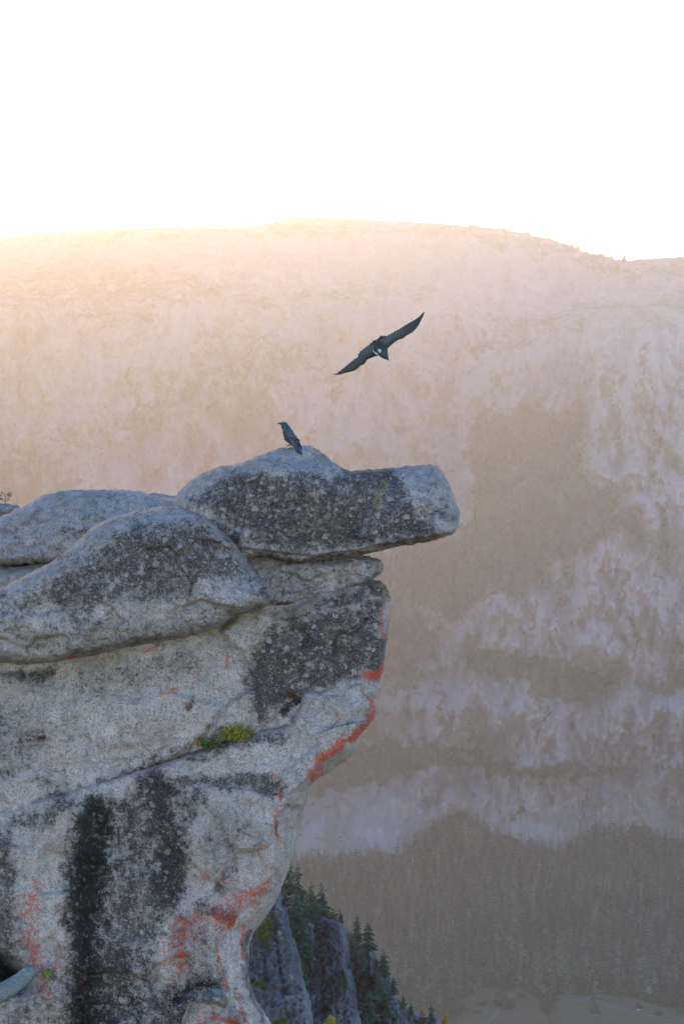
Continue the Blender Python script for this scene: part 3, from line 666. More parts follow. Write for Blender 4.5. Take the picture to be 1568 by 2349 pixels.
lower = rock("lower_wall", [(-60, 1872), (0, 1852), (100, 1826), (200, 1797), (330, 1760), (430, 1727), (520, 1694), (590, 1673), (655, 1662), (672, 1640), (682, 1612), (694, 1588), (740, 1576), (800, 1567), (834, 1564), (842, 1576),
      (846, 1600), (858, 1606), (861, 1640), (848, 1665), (822, 1690), (818, 1706), (806, 1734), (770, 1762), (722, 1793), (707, 1814), (705, 1838), (695, 1862), (692, 1890), (680, 1932), (668, 1975), (655, 2012), (640, 2050),
      (628, 2078), (592, 2128), (579, 2145), (572, 2175), (570, 2220), (575, 2260), (590, 2300), (618, 2345), (640, 2440), (-60, 2440)], W0 + .1, 85, 220, (20, 30, 34), mods=[
      fold([(860, 1590), (800, 1690), (706, 1770), (650, 1840), (628, 1930), (612, 2030), (568, 2078), (530, 2130), (540, 2200), (560, 2300), (590, 2440)], 1.9, 90, 4, -1),
      fold([(-60, 1905), (120, 1860), (320, 1800), (450, 1760), (600, 1715), (700, 1690)], .6, 60, 10, -1),
      shelf([(706, 1640), (690, 1690), (672, 1730)], -10, 60, -1, 10), bump(770, 1630, 60, 40, 14, -10),
      fold([(640, 2000), (560, 2060), (500, 2100), (450, 2160), (420, 2250)], .25, 120, 16, 1),
      shelf([(606, 2034), (556, 2090), (520, 2110), (498, 2160), (498, 2230), (530, 2290), (560, 2349)], 14, 30, -1, 8),
      crack([(660, 1850), (634, 1880), (630, 1906), (634, 1926)], 3, 14), crack([(690, 1800), (720, 1785)], 2, 5), crack([(540, 1920), (530, 1950)], 2, 4),
      bump(8, 2232, 52, 26, -300, 32), bump(90, 2290, 60, 50, 22), crack([(95, 2225), (150, 2260), (175, 2290), (200, 2330)], 4, 9), crack([(125, 2290), (160, 2310), (190, 2349)], 4, 10),
      crack([(408, 2300), (420, 2284), (470, 2262), (520, 2270)], 6, 14), bump(500, 2320, 60, 50, 18),
      bump(240, 2020, 70, 180, -10), bump(480, 1950, 90, 90, 14), bump(90, 2050, 60, 140, 12)],
    paint={'dark': [('poly', [(170, 1880), (230, 1845), (320, 1790), (440, 1780), (480, 1830), (440, 1900), (430, 2040), (400, 2090), (370, 2150), (360, 2250), (420, 2349), (420, 2440), (150, 2440), (165, 2300), (160, 2100)], 14, .60),
                    ('line', [(225, 1870), (195, 2050), (200, 2200), (190, 2440)], 62, 1.0), ('line', [(355, 1810), (385, 1900), (395, 2000), (370, 2060)], 52, .92), ('line', [(300, 1860), (305, 2000), (290, 2120)], 20, .85), ('line', [(270, 2200), (250, 2349)], 50, .85),
                    ('poly', [(-60, 1880), (40, 1900), (50, 2000), (40, 2120), (50, 2220), (-60, 2230)], 16, .66), ('line', [(330, 1790), (470, 1790), (640, 1820)], 26, .60), ('line', [(440, 1735), (540, 1705), (640, 1690)], 24, .62), ('line', [(540, 1795), (640, 1805)], 30, .62),
                    ('line', [(470, 2085), (530, 2100)], 26, .72), ('line', [(320, 2310), (500, 2250)], 40, .72), ('line', [(530, 1990), (500, 2040)], 24, .55), ('line', [(560, 2140), (570, 2260), (600, 2340)], 14, .62), ('line', [(160, 1840), (100, 1880), (30, 1890)], 30, .58),
                    ('poly', [(-60, 2170), (120, 2210), (150, 2240), (170, 2440), (-60, 2440)], 20, .42), ('line', [(430, 2280), (400, 2349)], 34, .75), ('poly', [(440, 1850), (600, 1850), (620, 1950), (480, 2030)], 30, .36), ('poly', [(390, 2080), (520, 2100), (500, 2250), (380, 2280)], 30, .5), ('all', .15)],
           'black': [('line', [(235, 1870), (205, 2000), (195, 2150), (205, 2360)], 62, 1.0), ('line', [(360, 1810), (385, 1900), (385, 2040)], 56, .55), ('line', [(400, 2310), (440, 2270), (480, 2258)], 12, 1.0), ('line', [(330, 1820), (360, 1900)], 26, .5), ('line', [(-10, 2220), (30, 2250)], 30, .9), ('line', [(300, 2180), (310, 2349)], 24, .7)],  # black streaks; hollow and foot crevice get their shade as colour too
           'rust': [('line', [(80, 2030), (66, 2110), (64, 2170), (88, 2220), (100, 2262)], 36, .56), ('line', [(130, 2040), (140, 2130), (130, 2220)], 26, .46), ('line', [(440, 2010), (540, 2020), (610, 2020)], 44, .46), ('line', [(560, 2060), (500, 2100), (440, 2130), (400, 2210)], 72, .54),
                    ('line', [(612, 2030), (575, 2056), (545, 2090), (515, 2120)], 26, .66), ('line', [(644, 1810), (638, 1880), (624, 1950)], 16, .56), ('line', [(620, 1780), (650, 1790)], 12, .55),
                    ('line', [(842, 1596), (858, 1612), (852, 1650), (812, 1692), (776, 1716)], 13, .85), ('line', [(776, 1716), (742, 1746), (712, 1780)], 20, .88), ('line', [(506, 2150), (500, 2220), (545, 2290), (556, 2340)], 9, .62), ('line', [(548, 2110), (556, 2200)], 5, .7),
                    ('line', [(460, 2180), (400, 2230)], 30, .5), ('line', [(470, 2320), (540, 2349)], 30, .48), ('line', [(745, 1605), (750, 1610)], 6, .5), ('line', [(776, 1640), (780, 1645)], 7, .6), ('line', [(545, 1850), (560, 1840)], 20, .42), ('line', [(590, 1940), (600, 1990)], 16, .42), ('line', [(180, 2250), (190, 2280)], 6, .4), ('line', [(115, 2270), (120, 2280)], 8, .7)],
           'yellow': [('line', [(0, 1945), (12, 1955)], 10, .6), ('line', [(225, 1870), (230, 1880)], 8, .3)],
           'tan': [('poly', [(470, 1850), (600, 1820), (620, 1900), (600, 2000), (500, 2040), (420, 2000)], 40, .5), ('line', [(720, 1620), (790, 1610)], 26, .35), ('line', [(140, 1900), (160, 2000)], 40, .3), ('line', [(240, 1860), (230, 1960)], 20, .5), ('line', [(120, 1880), (60, 2000)], 40, .25), ('line', [(650, 1890), (680, 1880)], 20, .5)]},
    seed=5.7, parent=cliff, amp=(5.0, 1.9, 1.1), facet=(150, .045))
foot = rock("foot_block", [(418, 2340), (436, 2302), (452, 2300), (470, 2284), (512, 2290), (526, 2318), (550, 2336), (575, 2440), (400, 2440)], W0 - .62, 26, 90, (16, 18, 20), mods=[],
    paint={'dark': [('all', .42)], 'rust': [('line', [(450, 2330), (540, 2349)], 30, .55)], 'tan': [('all', .2)]}, seed=6.4, parent=cliff)

back = rock("back_boulder", [(-80, 1222), (0, 1187), (45, 1166), (75, 1151), (100, 1135), (150, 1126), (220, 1124), (290, 1125), (325, 1129), (345, 1137), (380, 1144), (430, 1150), (460, 1220), (300, 1290), (150, 1296), (60, 1300), (0, 1303), (-80, 1300)],
    38.0, 140, 200, (150, 110, 30), mods=[crack([(100, 1290), (96, 1262)], 3, 8), crack([(150, 1240), (215, 1235)], 2.5, 5), crack([(120, 1140), (240, 1130)], 2, 3), bump(200, 1160, 120, 30, 6), bump(276, 1146, 8, 4, -5)],
    paint={'dark': [('all', .26), ('line', [(0, 1230), (250, 1215), (400, 1180)], 30, .36), ('line', [(0, 1300), (150, 1292)], 5, .9)], 'tan': [('line', [(100, 1150), (200, 1145)], 14, .4)], 'yellow': [('line', [(157, 1258), (160, 1260)], 5, .7), ('line', [(200, 1245), (210, 1240)], 8, .4)]},  # crack under the boulder darkened: shade put into the colour
    seed=7.9, origin=world(150, 1300, 38))
tag(back, "smooth blue grey granite boulder lying behind the mottled left boulder", "boulder")
sill = rock("low_rock", [(-80, 1296), (0, 1300), (60, 1297), (130, 1288), (260, 1280), (300, 1330), (100, 1400), (-80, 1400)], 37.4, 60, 150, (50, 40, 40),
    paint={'dark': [('all', .25)], 'tan': [('all', .45)], 'yellow': [('line', [(0, 1320), (40, 1310)], 20, .3)]}, seed=8.8, origin=world(100, 1400, 37.4))
tag(sill, "greenish low rock in the gap beneath the smooth back boulder", "rock")
hump = rock("small_hump", [(330, 1140), (345, 1133), (365, 1133), (395, 1137), (430, 1142), (430, 1180), (330, 1180)], 41.0, 30, 60, (30, 20, 20), paint={'dark': [('all', .3)]}, seed=9.6, origin=world(380, 1180, 41))
tag(hump, "low granite hump just left of the overhanging slab", "rock")
knob = rock("far_knob", [(-60, 1166), (-20, 1158), (10, 1156), (30, 1157), (42, 1161), (52, 1170), (60, 1200), (-60, 1230)], 52.0, 40, 60, (40, 30, 30), paint={'dark': [('all', .45)]}, seed=10.3, origin=world(0, 1220, 52))
tag(knob, "small speckled granite knob at the far left edge with a sapling", "rock")

# ------------------------------------------------------------------ plants on the rocks
def at(obj, px, py, lift=0.0): return surf_w(obj['surf'], px, py) - lift
bush("cushion_plant", 547, 1696, at(upper, 547, 1684, .16), 48, 44, 1100, CUSHION, "large mustard yellow cushion plant growing on the rock ledge", 'plant', 3, 3.2, 'cushion plants on the ledge')
bush("cushion_plant", 486, 1716, at(upper, 486, 1704, .16), 36, 28, 700, GREENC, "smaller green cushion plant left of the mustard yellow one", 'plant', 4, 3.0, 'cushion plants on the ledge')
bush("russet_plant", 672, 1602, at(upper, 672, 1597, .06), 18, 18, 320, REDC, "small russet plant in the dark recess above the ledge", 'plant', 5, 2.2)
bush("crevice_plant", 97, 1696, at(upper, 97, 1692, .05), 12, 10, 160, REDC, "tiny dark russet plant in a crack of the pale left rock face", 'plant', 6, 2.0)
def grass_tuft(name, px, py, wd, hpx, n, spread, mat, label, seed):
    u = wd / F; p = world(px, py, wd); R = np.random.RandomState(seed); V, Fq, T = [], [], []
    for k in range(n):
        a = R.normal(size=2) * spread; b = np.array([R.normal() * .12, R.normal() * .12]); L = hpx * u * (.6 + .5 * R.rand()); wv = .055 * hpx * u
        c = R.rand() * 6.28; ex = np.array([math.cos(c), math.sin(c), 0]) * wv
        lean = np.array([a[0], a[1] - .1, 0]) * L
        p0 = np.array([b[0], b[1], -.1]) * hpx * u; p1 = p0 + lean * .4 + np.array([0, 0, L * .55]); p2 = p0 + lean + np.array([0, 0, L * .9])
        i = len(V); V += [p0 - ex, p0 + ex, p1 + ex * .8, p1 - ex * .8, p2]; Fq.append((i, i + 1, i + 2, i + 3)); t = R.rand(); T += [t * .6, t * .6, t, t, min(1, t + .3)]
        Fq.append((i + 3, i + 2, i + 4, i + 4))
    F4 = np.array(Fq); q = F4[::2]; t3 = F4[1::2][:, :3]
    o = build(name, np.array(V) + p, [q, t3], mat, origin=p, attrs={'tint': np.array(T)}, smooth=False)
    return tag(o, label, 'plant')
grass_tuft("dry_grass_tuft", 456, 1708, at(upper, 456, 1700, .06), 28, 60, .22, DRY, "straw coloured dry grass tuft beside the green cushion plant", 3)
grass_tuft("dry_grass_tuft", 478, 1672, at(upper, 478, 1668, .05), 14, 30, .25, DRY, "tiny dry grass tuft higher in the same crack", 4)
grass_tuft("fern_tuft", 106, 2243, at(lower, 106, 2240, .06), 20, 50, .45, LIME, "bright lime green fern tuft beside the grey driftwood branch", 5)
# weathered branch lying in the hollow
def branch():
    pts = resample([(-60, 2320), (-20, 2292), (20, 2270), (50, 2250), (70, 2232), (86, 2226)], 3, closed=False)
    wd = W0 - .95; n = 14; V, Fq = [], []
    k = len(pts)
    C = world(pts[:, 0], pts[:, 1], wd - .10 * np.linspace(0, 1, k) + .05)
    T = np.gradient(C, axis=0); T /= np.linalg.norm(T, axis=1)[:, None]
    A = np.cross(T, (0, 1, 0)); A /= np.linalg.norm(A, axis=1)[:, None]; B = np.cross(T, A)
    u = wd / F
    for i in range(k):
        s = i / (k - 1); r = u * (22 - 4 * s) * (math.sqrt(max(.02, 1 - max(0, (s - .86) / .14) ** 2)))
        for j in range(n):
            a = j * 6.283 / n; rr = r * (1 + .10 * math.sin(3 * a + 2 * s) + .05 * math.sin(7 * a + 5 * s))
            V.append(C[i] + rr * (math.cos(a) * A[i] + math.sin(a) * B[i]))
    for i in range(k - 1):
        for j in range(n): Fq.append((i * n + j, i * n + (j + 1) % n, (i + 1) * n + (j + 1) % n, (i + 1) * n + j))
    caps = []
    for row, c in ((0, C[0]), (k - 1, C[-1] + T[-1] * u)):
        V.append(c); ci = len(V) - 1
        for j in range(n): caps.append((row * n + j, row * n + (j + 1) % n, ci))
    m = N("weathered_wood", .7, .3); g = m.noise(14, 4, .6, (1, 1, 6)); g2 = m.noise(3, 3)
    m.color(m.mix(m.ramp(g, .35, .65), (.10, .12, .14), m.mix(m.ramp(g2, .4, .6), (.20, .22, .24), (.30, .29, .27)))); m.bump(g, .4, .02)
    o = build("branch", np.array(V), [np.array(Fq), np.array(caps)], m.m, origin=C[0])
    tag(o, "smooth grey weathered branch end lying in the dark hollow at lower left", "branch")
branch()

# sapling on the far knob
def sapling():
    wd = at(knob, 10, 1159); u = wd / F; p = world(12, 1160, wd)
    e = empty("pine_sapling", p, "thin sparse pine sapling on the small rock at the left edge", "tree")
    R = np.random.RandomState(4); V, Fq, T, tv, tf = [], [], [], [], []
    def tube(a, b, ra, rb):
        i = len(tv); a = np.array(a); b = np.array(b); t = (b - a) / np.linalg.norm(b - a); s = np.cross(t, (.3, 1, .2)); s /= np.linalg.norm(s); q = np.cross(t, s)
        for c, r in ((a, ra), (b, rb)):
            for j in range(5): tv.append(c + r * (math.cos(j * 1.2566) * s + math.sin(j * 1.2566) * q))
        for j in range(5): tf.append((i + j, i + (j + 1) % 5, i + 5 + (j + 1) % 5, i + 5 + j))
    tube((0, 0, -.05), (.2 * u, 0, 27 * u), 1.0 * u, .5 * u)
    for z, L, s in ((20, 14, 1), (24, 13, 1), (14, 13, 1), (8, 11, 1), (21, 16, -1), (15, 14, -1), (10, 12, -1), (25, 8, -1)):
        end = np.array([s * L, R.normal() * 5, z + 4 + R.normal() * 2]) * u
        tube((0, 0, z * u), end, .45 * u, .2 * u)
        for k in range(26):
            c = np.array([0, 0, z * u]) * (1 - (f := .45 + .55 * R.rand())) + end * f + R.normal(size=3) * 1.3 * u
            d = R.normal(size=3); d /= np.linalg.norm(d); b = np.cross(d, R.normal(size=3)); b /= np.linalg.norm(b)
            i = len(V); V += [c - d * 1.8 * u, c + b * .6 * u, c + d * 1.8 * u, c - b * .6 * u]; Fq.append((i, i + 1, i + 2, i + 3)); T += [R.rand()] * 4
    build('crown', np.array(V) + p, [np.array(Fq)], OAK, e, attrs={'tint': np.array(T)}, smooth=False)
    build('trunk', np.array(tv) + p, [np.array(tf)], BARK, e)
sapling()

# ------------------------------------------------------------------ dark cliffs below with their trees
CW = 240.0
def buttress(name, poly, wd, seed, label, R=(40, 60, 30), T=50, green=(), mods=()):
    o = rock(name, poly, wd, T, 160, R, step=2.0, mods=list(mods), paint={'green': list(green) + [('all', .12)]}, seed=seed, amp=(6, 14.0, 4.0), jit=3.5, facet=(46, .55), mat=CRAG, origin=world(np.mean([p[0] for p in poly]), 2420, wd), keys=('green',), freq=1.6)
    return tag(o, label, 'cliff', 'dark cliffs below the overhang')
b1 = buttress("cliff_buttress", [(630, 2020), (645, 2050), (658, 2085), (667, 2136), (677, 2165), (687, 2200), (695, 2242), (709, 2290), (717, 2340), (722, 2430), (60, 2430), (60, 1930), (300, 1950), (480, 1985), (590, 2010)], CW - 23.4, 21.0,
   "nearest dark granite buttress directly under the overhang", green=[('line', [(600, 2120), (612, 2150)], 26, .9), ('line', [(590, 2250), (630, 2262)], 14, .8), ('line', [(650, 2150), (672, 2160)], 8, .8)],
   mods=[fold([(650, 2050), (655, 2150), (672, 2240), (690, 2349)], .8, 60, 4, -1), crack([(625, 2090), (640, 2200), (660, 2349)], 5, 14), crack([(600, 2170), (608, 2260)], 6, 14)])
b2 = buttress("cliff_buttress", [(680, 2112), (700, 2103), (720, 2106), (740, 2106), (763, 2111), (783, 2114), (792, 2138), (802, 2175), (805, 2216), (811, 2248), (818, 2296), (824, 2430), (640, 2430), (660, 2250)], CW, 22.0,
   "middle dark granite buttress with a flat top and small conifers", green=[('line', [(690, 2140), (700, 2250)], 18, .9), ('line', [(735, 2160), (760, 2180)], 12, .8), ('line', [(780, 2240), (790, 2260)], 10, .8)],
   mods=[fold([(770, 2110), (786, 2200), (796, 2349)], .8, 60, 4, -1), crack([(720, 2110), (735, 2200), (740, 2349)], 7, 18), shelf([(690, 2230), (740, 2215), (770, 2190)], 20, 40, 1, 5)])
b3 = buttress("cliff_buttress", [(775, 2136), (800, 2134), (812, 2160), (830, 2176), (853, 2181), (866, 2200), (872, 2226), (888, 2242), (904, 2264), (908, 2290), (933, 2312), (965, 2328), (1000, 2336), (1016, 2360), (1030, 2430), (770, 2430), (770, 2250)], CW + 23.4, 23.0,
   "lowest dark granite buttress stepping down to the forest", green=[('line', [(860, 2250), (870, 2349)], 34, .9), ('line', [(825, 2200), (830, 2300)], 16, .8), ('line', [(940, 2330), (990, 2345)], 10, .8)],
   mods=[fold([(850, 2180), (880, 2280), (900, 2349)], .7, 60, 4, -1), crack([(830, 2180), (850, 2260), (860, 2349)], 7, 18)])
b0 = buttress("wooded_slope", [(620, 1960), (645, 1985), (660, 2040), (690, 2060), (715, 2082), (735, 2104), (760, 2430), (60, 2430), (60, 1840), (300, 1870), (520, 1930)], CW + 15.6, 24.0, "steep wooded slope behind the dark buttresses", green=[('all', .9)])
trees = [
 (664, 2112, 1974, CW + 3.9, "tallest conifer of the dark cliff beside the pale overhang edge"),
 (682, 2090, 1984, CW + 7.8, "slim tall conifer just right of the tallest one"),
 (676, 2150, 2030, CW - 3.9, "dense mid green conifer below the two tallest ones"),
 (690, 2200, 2085, CW - 4.7, "bushy conifer in the gully between two dark buttresses"),
 (664, 2160, 2060, CW - 2.0, "conifer against the inner edge of the nearest buttress"),
 (700, 2140, 2052, CW - 1.6, "short conifer at the head of the gully"),
 (713, 2108, 2022, CW + 2.0, "left conifer of the pair above the flat topped buttress"),
 (737, 2112, 2024, CW + 2.0, "right conifer of the pair above the flat topped buttress"),
 (725, 2130, 2060, CW - 1.6, "small conifer in front of the pair on the flat top"),
 (781, 2118, 2088, CW - 0.8, "small conifer at the right corner of the flat top"),
 (818, 2182, 2099, CW + 21.4, "broad conifer on the notch right of the flat topped buttress"),
 (843, 2184, 2115, CW + 21.4, "narrow conifer right of the broad one in the notch"),
 (806, 2200, 2135, CW + 17.6, "dark conifer against the right side of the middle buttress"),
 (830, 2230, 2170, CW + 15.6, "conifer below the pair in the notch"),
 (879, 2240, 2177, CW + 22.2, "single rounded conifer standing out on the lowest buttress"),
 (868, 2300, 2225, CW + 15.6, "dark conifer under the single rounded one"),
 (890, 2330, 2258, CW + 16.4, "large dark conifer low on the lowest buttress"),
 (848, 2340, 2268, CW + 11.7, "conifer at the bottom edge in front of the lowest buttress"),
 (902, 2284, 2238, CW + 22.2, "small conifer on the step of the lowest buttress"),
 (924, 2326, 2281, CW + 22.2, "conifer on the lower shoulder of the lowest buttress"),
 (941, 2330, 2297, CW + 22.2, "tiny conifer right of the lower shoulder"),
 (988, 2352, 2304, CW + 21.4, "last dark conifer at the right foot of the lowest buttress"),
 (690, 2262, 2190, CW - 7.8, "dark conifer low in the gully"),
 (782, 2262, 2232, CW - 4.7, "small conifer on the face of the middle buttress"),
 (742, 2180, 2150, CW - 5.5, "stunted conifer on a ledge of the middle buttress"),
]
for i, (px, py, tip, wd, lab) in enumerate(trees):
    conifer("conifer", px, py, tip, wd, 50 + i, lab, rw=.20 + .06 * ((i * 37) % 10) / 10)
conifer("autumn_tree", 1020, 2362, 2322, CW + 27.3, 90, "golden autumn tree at the foot of the dark cliffs", 'autumn trees', .26, GOLD)
conifer("autumn_tree", 967, 2336, 2313, CW + 25.7, 91, "small orange autumn tree on the lowest buttress", 'autumn trees', .3, GOLD)
bush("bare_tree", 766, 2112, CW, 12, 32, 130, OAK, "thin olive broadleaf tree on the flat topped buttress", 'tree', 12, 2.4)
bush("bush", 606, 2158, CW - 42.9, 26, 44, 600, OAK, "dark olive bush under the edge of the overhang", 'bush', 13, 4, 'bushes on the dark cliffs')
bush("bush", 645, 2362, CW - 46.8, 28, 34, 700, LIME if False else OAK, "rounded green bush at the bottom edge beside the cliff", 'bush', 14, 4, 'bushes on the dark cliffs')
bush("bush", 757, 2358, CW - 23.4, 18, 24, 400, CUSHION, "olive brown bush at the bottom edge under the middle buttress", 'bush', 15, 3.4, 'bushes on the dark cliffs')
bush("bush", 592, 2262, CW - 43.7, 16, 16, 260, OAK, "small dark bush on a ledge of the nearest buttress", 'bush', 16, 3, 'bushes on the dark cliffs')

# ------------------------------------------------------------------ valley forest
TOPL = [(-300, 1985), (815, 1969), (901, 1959), (950, 1930), (998, 1892), (1041, 1872), (1084, 1877), (1122, 1906), (1161, 1925), (1223, 1945), (1295, 1954), (1315, 1930), (1334, 1911), (1372, 1901), (1439, 1906), (1487, 1911), (1568, 1930), (2000, 1935)]
protos = []
for k in range(6):
    V, Fq, T, tv, tf = conifer_np(1.0, .18 + .03 * (k % 3), 9, 6, 200 + k, base=.04, droop=.6, ragged=.2); T = np.clip((T - .5) * .5 + [.1, .75, .35, .95, .2, .55][k], 0, 1)
    protos.append((np.vstack([V, tv]), np.vstack([Fq, tf + len(V)]), np.concatenate([T, np.zeros(len(tv))]), len(Fq), len(tf)))
rndp = []
for k in range(3):
    V, Fq, T = leafy_np(.5, .5, .75, 110, .13, 300 + k, 7); V[:, 2] += .12
    tv = np.array([(.03 * math.cos(a), .03 * math.sin(a), z) for z in (-.05, .45) for a in (0, 1.57, 3.14, 4.71)]); tf = np.array([(j, (j + 1) % 4, 4 + (j + 1) % 4, 4 + j) for j in range(4)])
    rndp.append((np.vstack([V, tv]), np.vstack([Fq, tf + len(V)]), np.concatenate([T, np.zeros(len(tv))]), len(Fq), len(tf)))
R = np.random.RandomState(77)
OPEN = [np.array(p, float) for p in ([(1062, 2300), (1090, 2280), (1120, 2266), (1200, 2270), (1240, 2300), (1270, 2420), (1062, 2420)], [(1258, 2300), (1300, 2290), (1360, 2286), (1380, 2284), (1430, 2282), (1480, 2296), (1600, 2330), (1700, 2420), (1262, 2420)])]
spots = []
for yy in np.arange(1885, 2330, 6.5):
    for xx in np.arange(640, 1900, 11.0):
        x = xx + R.normal() * 4.5; y = yy + R.normal() * 3
        if y < interp(x, TOPL) + 12: continue
        if R.rand() < .18: continue
        if y > 2262 and R.rand() < .35: continue
        if R.rand() > .14 and any(inside(P, np.array([x]), np.array([y]))[0] for P in OPEN): continue
        spots.append((x, y))
spots = np.array(spots)
def ground_w(x, y): return float(floor_w(y)) if y > 2085 else float(min(terr_w(x, y), floor_w(min(y, 2300))))
info = []
for x, y in spots:
    rd = R.rand() < (.75 if y > 2285 else .30 if y > 2225 else .02)
    h = (R.uniform(11, 18) if rd else R.uniform(24, 44) * (1 if R.rand() > .1 else 1.15))
    info.append((x, y, h, rd, R.randint(0, 6), R.rand() * 6.28))
def vis(x, y): return 560 < x < 1568 and y < 2349 and not (x < 1010 and y > 2100 + (x - 690) * .75)
order = sorted([i for i in range(len(info)) if vis(info[i][0], info[i][1])], key=lambda i: -info[i][1])
single = set(order[:285])
pm = {}
def proto_mesh(rd, k):
    key = (rd, k % 3 if rd else k)
    if key not in pm:
        V, Fq, T, nc, ntk = (rndp[k % 3] if rd else protos[k])
        o = build("broadleaf_tree" if rd else "forest_conifer", V, [Fq], [OAK if rd else FIRFAR, BARK], attrs={'tint': T}, smooth=False, fmat=np.r_[np.zeros(nc), np.ones(ntk)], origin=(0, 0, 0))
        pm[key] = o.data; bpy.data.objects.remove(o)
    return pm[key]
AV, AF, AT, AM, off = [], [], [], [], 0
for i, (x, y, h, rd, k, rot) in enumerate(info):
    p = world(x, y, ground_w(x, y)); wdt = h * (1.0 if not rd else 1.15)
    if i in single:
        o = link("broadleaf_tree" if rd else "forest_conifer", proto_mesh(rd, k)); o.location = tuple(p); o.rotation_euler = (0, 0, rot); o.scale = (wdt, wdt, h)
        if rd: tag(o, "round olive broadleaf tree at the hazy forest edge on the valley floor", 'tree', 'broadleaf trees along the meadow')
        else: tag(o, "hazy dark conifer in the front of the valley forest", 'tree', 'conifers of the valley forest')
    else:
        V, Fq, T, nc, ntk = (rndp[k % 3] if rd else protos[k]); c, s = math.cos(rot), math.sin(rot)
        Vx = np.stack([(V[:, 0] * c - V[:, 1] * s) * wdt, (V[:, 0] * s + V[:, 1] * c) * wdt, V[:, 2] * h], -1) + p
        AV.append(Vx); AF.append(Fq + off); AT.append(np.clip((T - .5) * .5 + (R.rand() if not rd else .5 + .4 * R.rand()), 0, 1)); AM.append(np.r_[np.zeros(nc), np.ones(ntk)]); off += len(V)
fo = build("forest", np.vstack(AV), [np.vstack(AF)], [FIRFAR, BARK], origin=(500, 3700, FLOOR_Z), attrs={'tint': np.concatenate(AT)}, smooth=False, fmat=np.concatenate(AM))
tag(fo, "dense hazy conifer forest covering the valley floor and lower slope", "forest", None, 'stuff')
# skyline trees
for i in range(150):
    x = R.uniform(560, 1435) if i > 25 else R.uniform(0, 620)
    if i > 60: x = R.uniform(1040, 1432)
    y = float(np.interp(x, RXS, RID)); wd = float(terr_w(x, y)); p = world(x, y + 2, wd)
    h = R.uniform(14, 32) if x > 1000 else R.uniform(9, 17)
    o = link("ridge_conifer", proto_mesh(False, R.randint(0, 6))); o.location = tuple(p); o.scale = (h * 1.7, h * 1.7, h); o.rotation_euler = (0, 0, R.rand() * 6)
    tag(o, "tiny conifer on the skyline of the hazy ridge", 'tree', 'conifers along the skyline')

# cars on the valley road
def car(px, py, paint, label):
    p = world(px, py, floor_w(py, FLOOR_Z + .92)); nxt = world(px + 20, float(np.interp(px + 20, [q[0] for q in ROADP], [q[1] for q in ROADP])), floor_w(np.interp(px + 20, [q[0] for q in ROADP], [q[1] for q in ROADP])))
    here = world(px, float(np.interp(px, [q[0] for q in ROADP], [q[1] for q in ROADP])), floor_w(np.interp(px, [q[0] for q in ROADP], [q[1] for q in ROADP])))
    d = nxt - here; a = math.atan2(d[1], d[0]); c, s = math.cos(a), math.sin(a)
    e = empty("car", p, label, "car", "cars on the valley road")
    prof = [(-2.3, .35), (-2.35, .8), (-2.2, 1.0), (-1.7, 1.05), (-1.2, 1.5), (.5, 1.52), (1.2, 1.05), (2.1, .92), (2.3, .7), (2.3, .35)]
    glass = [(-1.5, 1.08), (-1.1, 1.44), (.42, 1.46), (1.0, 1.08)]
    def prism(P, half, mat, name, parent, sx=0, sz=0):
        n = len(P); V = []
        for side in (-half, half):
            for x, z in P: V.append((x + sx, side, z + sz))
        V = np.array(V); Vw = np.stack([V[:, 0] * c - V[:, 1] * s, V[:, 0] * s + V[:, 1] * c, V[:, 2]], -1) + p
        q = np.array([(i, (i + 1) % n, n + (i + 1) % n, n + i) for i in range(n)])
        return build(name, Vw, [q, np.arange(n)[None, ::-1], n + np.arange(n)[None, :]], mat, parent, smooth=False)
    prism(prof, .88, paint, 'body', e); prism(glass, .90, GLASSM, 'window', e)
    for x in (-1.4, 1.4):
        for y in (-.8, .8):
            V = [(x + .33 * math.cos(t), y + q, .33 + .33 * math.sin(t)) for q in (-.12, .12) for t in np.linspace(0, 6.283, 13)[:-1]]
            V = np.array(V); Vw = np.stack([V[:, 0] * c - V[:, 1] * s, V[:, 0] * s + V[:, 1] * c, V[:, 2]], -1) + p
            q = np.array([(i, (i + 1) % 12, 12 + (i + 1) % 12, 12 + i) for i in range(12)])
            build('wheel', Vw, [q, np.arange(12)[None, ::-1], 12 + np.arange(12)[None, :]], RUBBER, e, smooth=False)
GLASSM = plain("car_glass", (.02, .025, .03), .1, .5); RUBBER = plain("rubber", (.02, .02, .02), .8)
WHITEP = plain("white_paint", (.8, .8, .8), .3, .5); DARKP = plain("dark_paint", (.03, .03, .04), .3, .5)
car(1464, 2319.5, WHITEP, "white car driving on the road in the valley")
car(1451, 2320.5, DARKP, "dark car just behind the white car on the valley road")
car(1506, 2330.5, DARKP, "dark car ahead of the white car on the valley road")
car(1530, 2336.5, DARKP, "last dark car near the bottom right corner of the road")

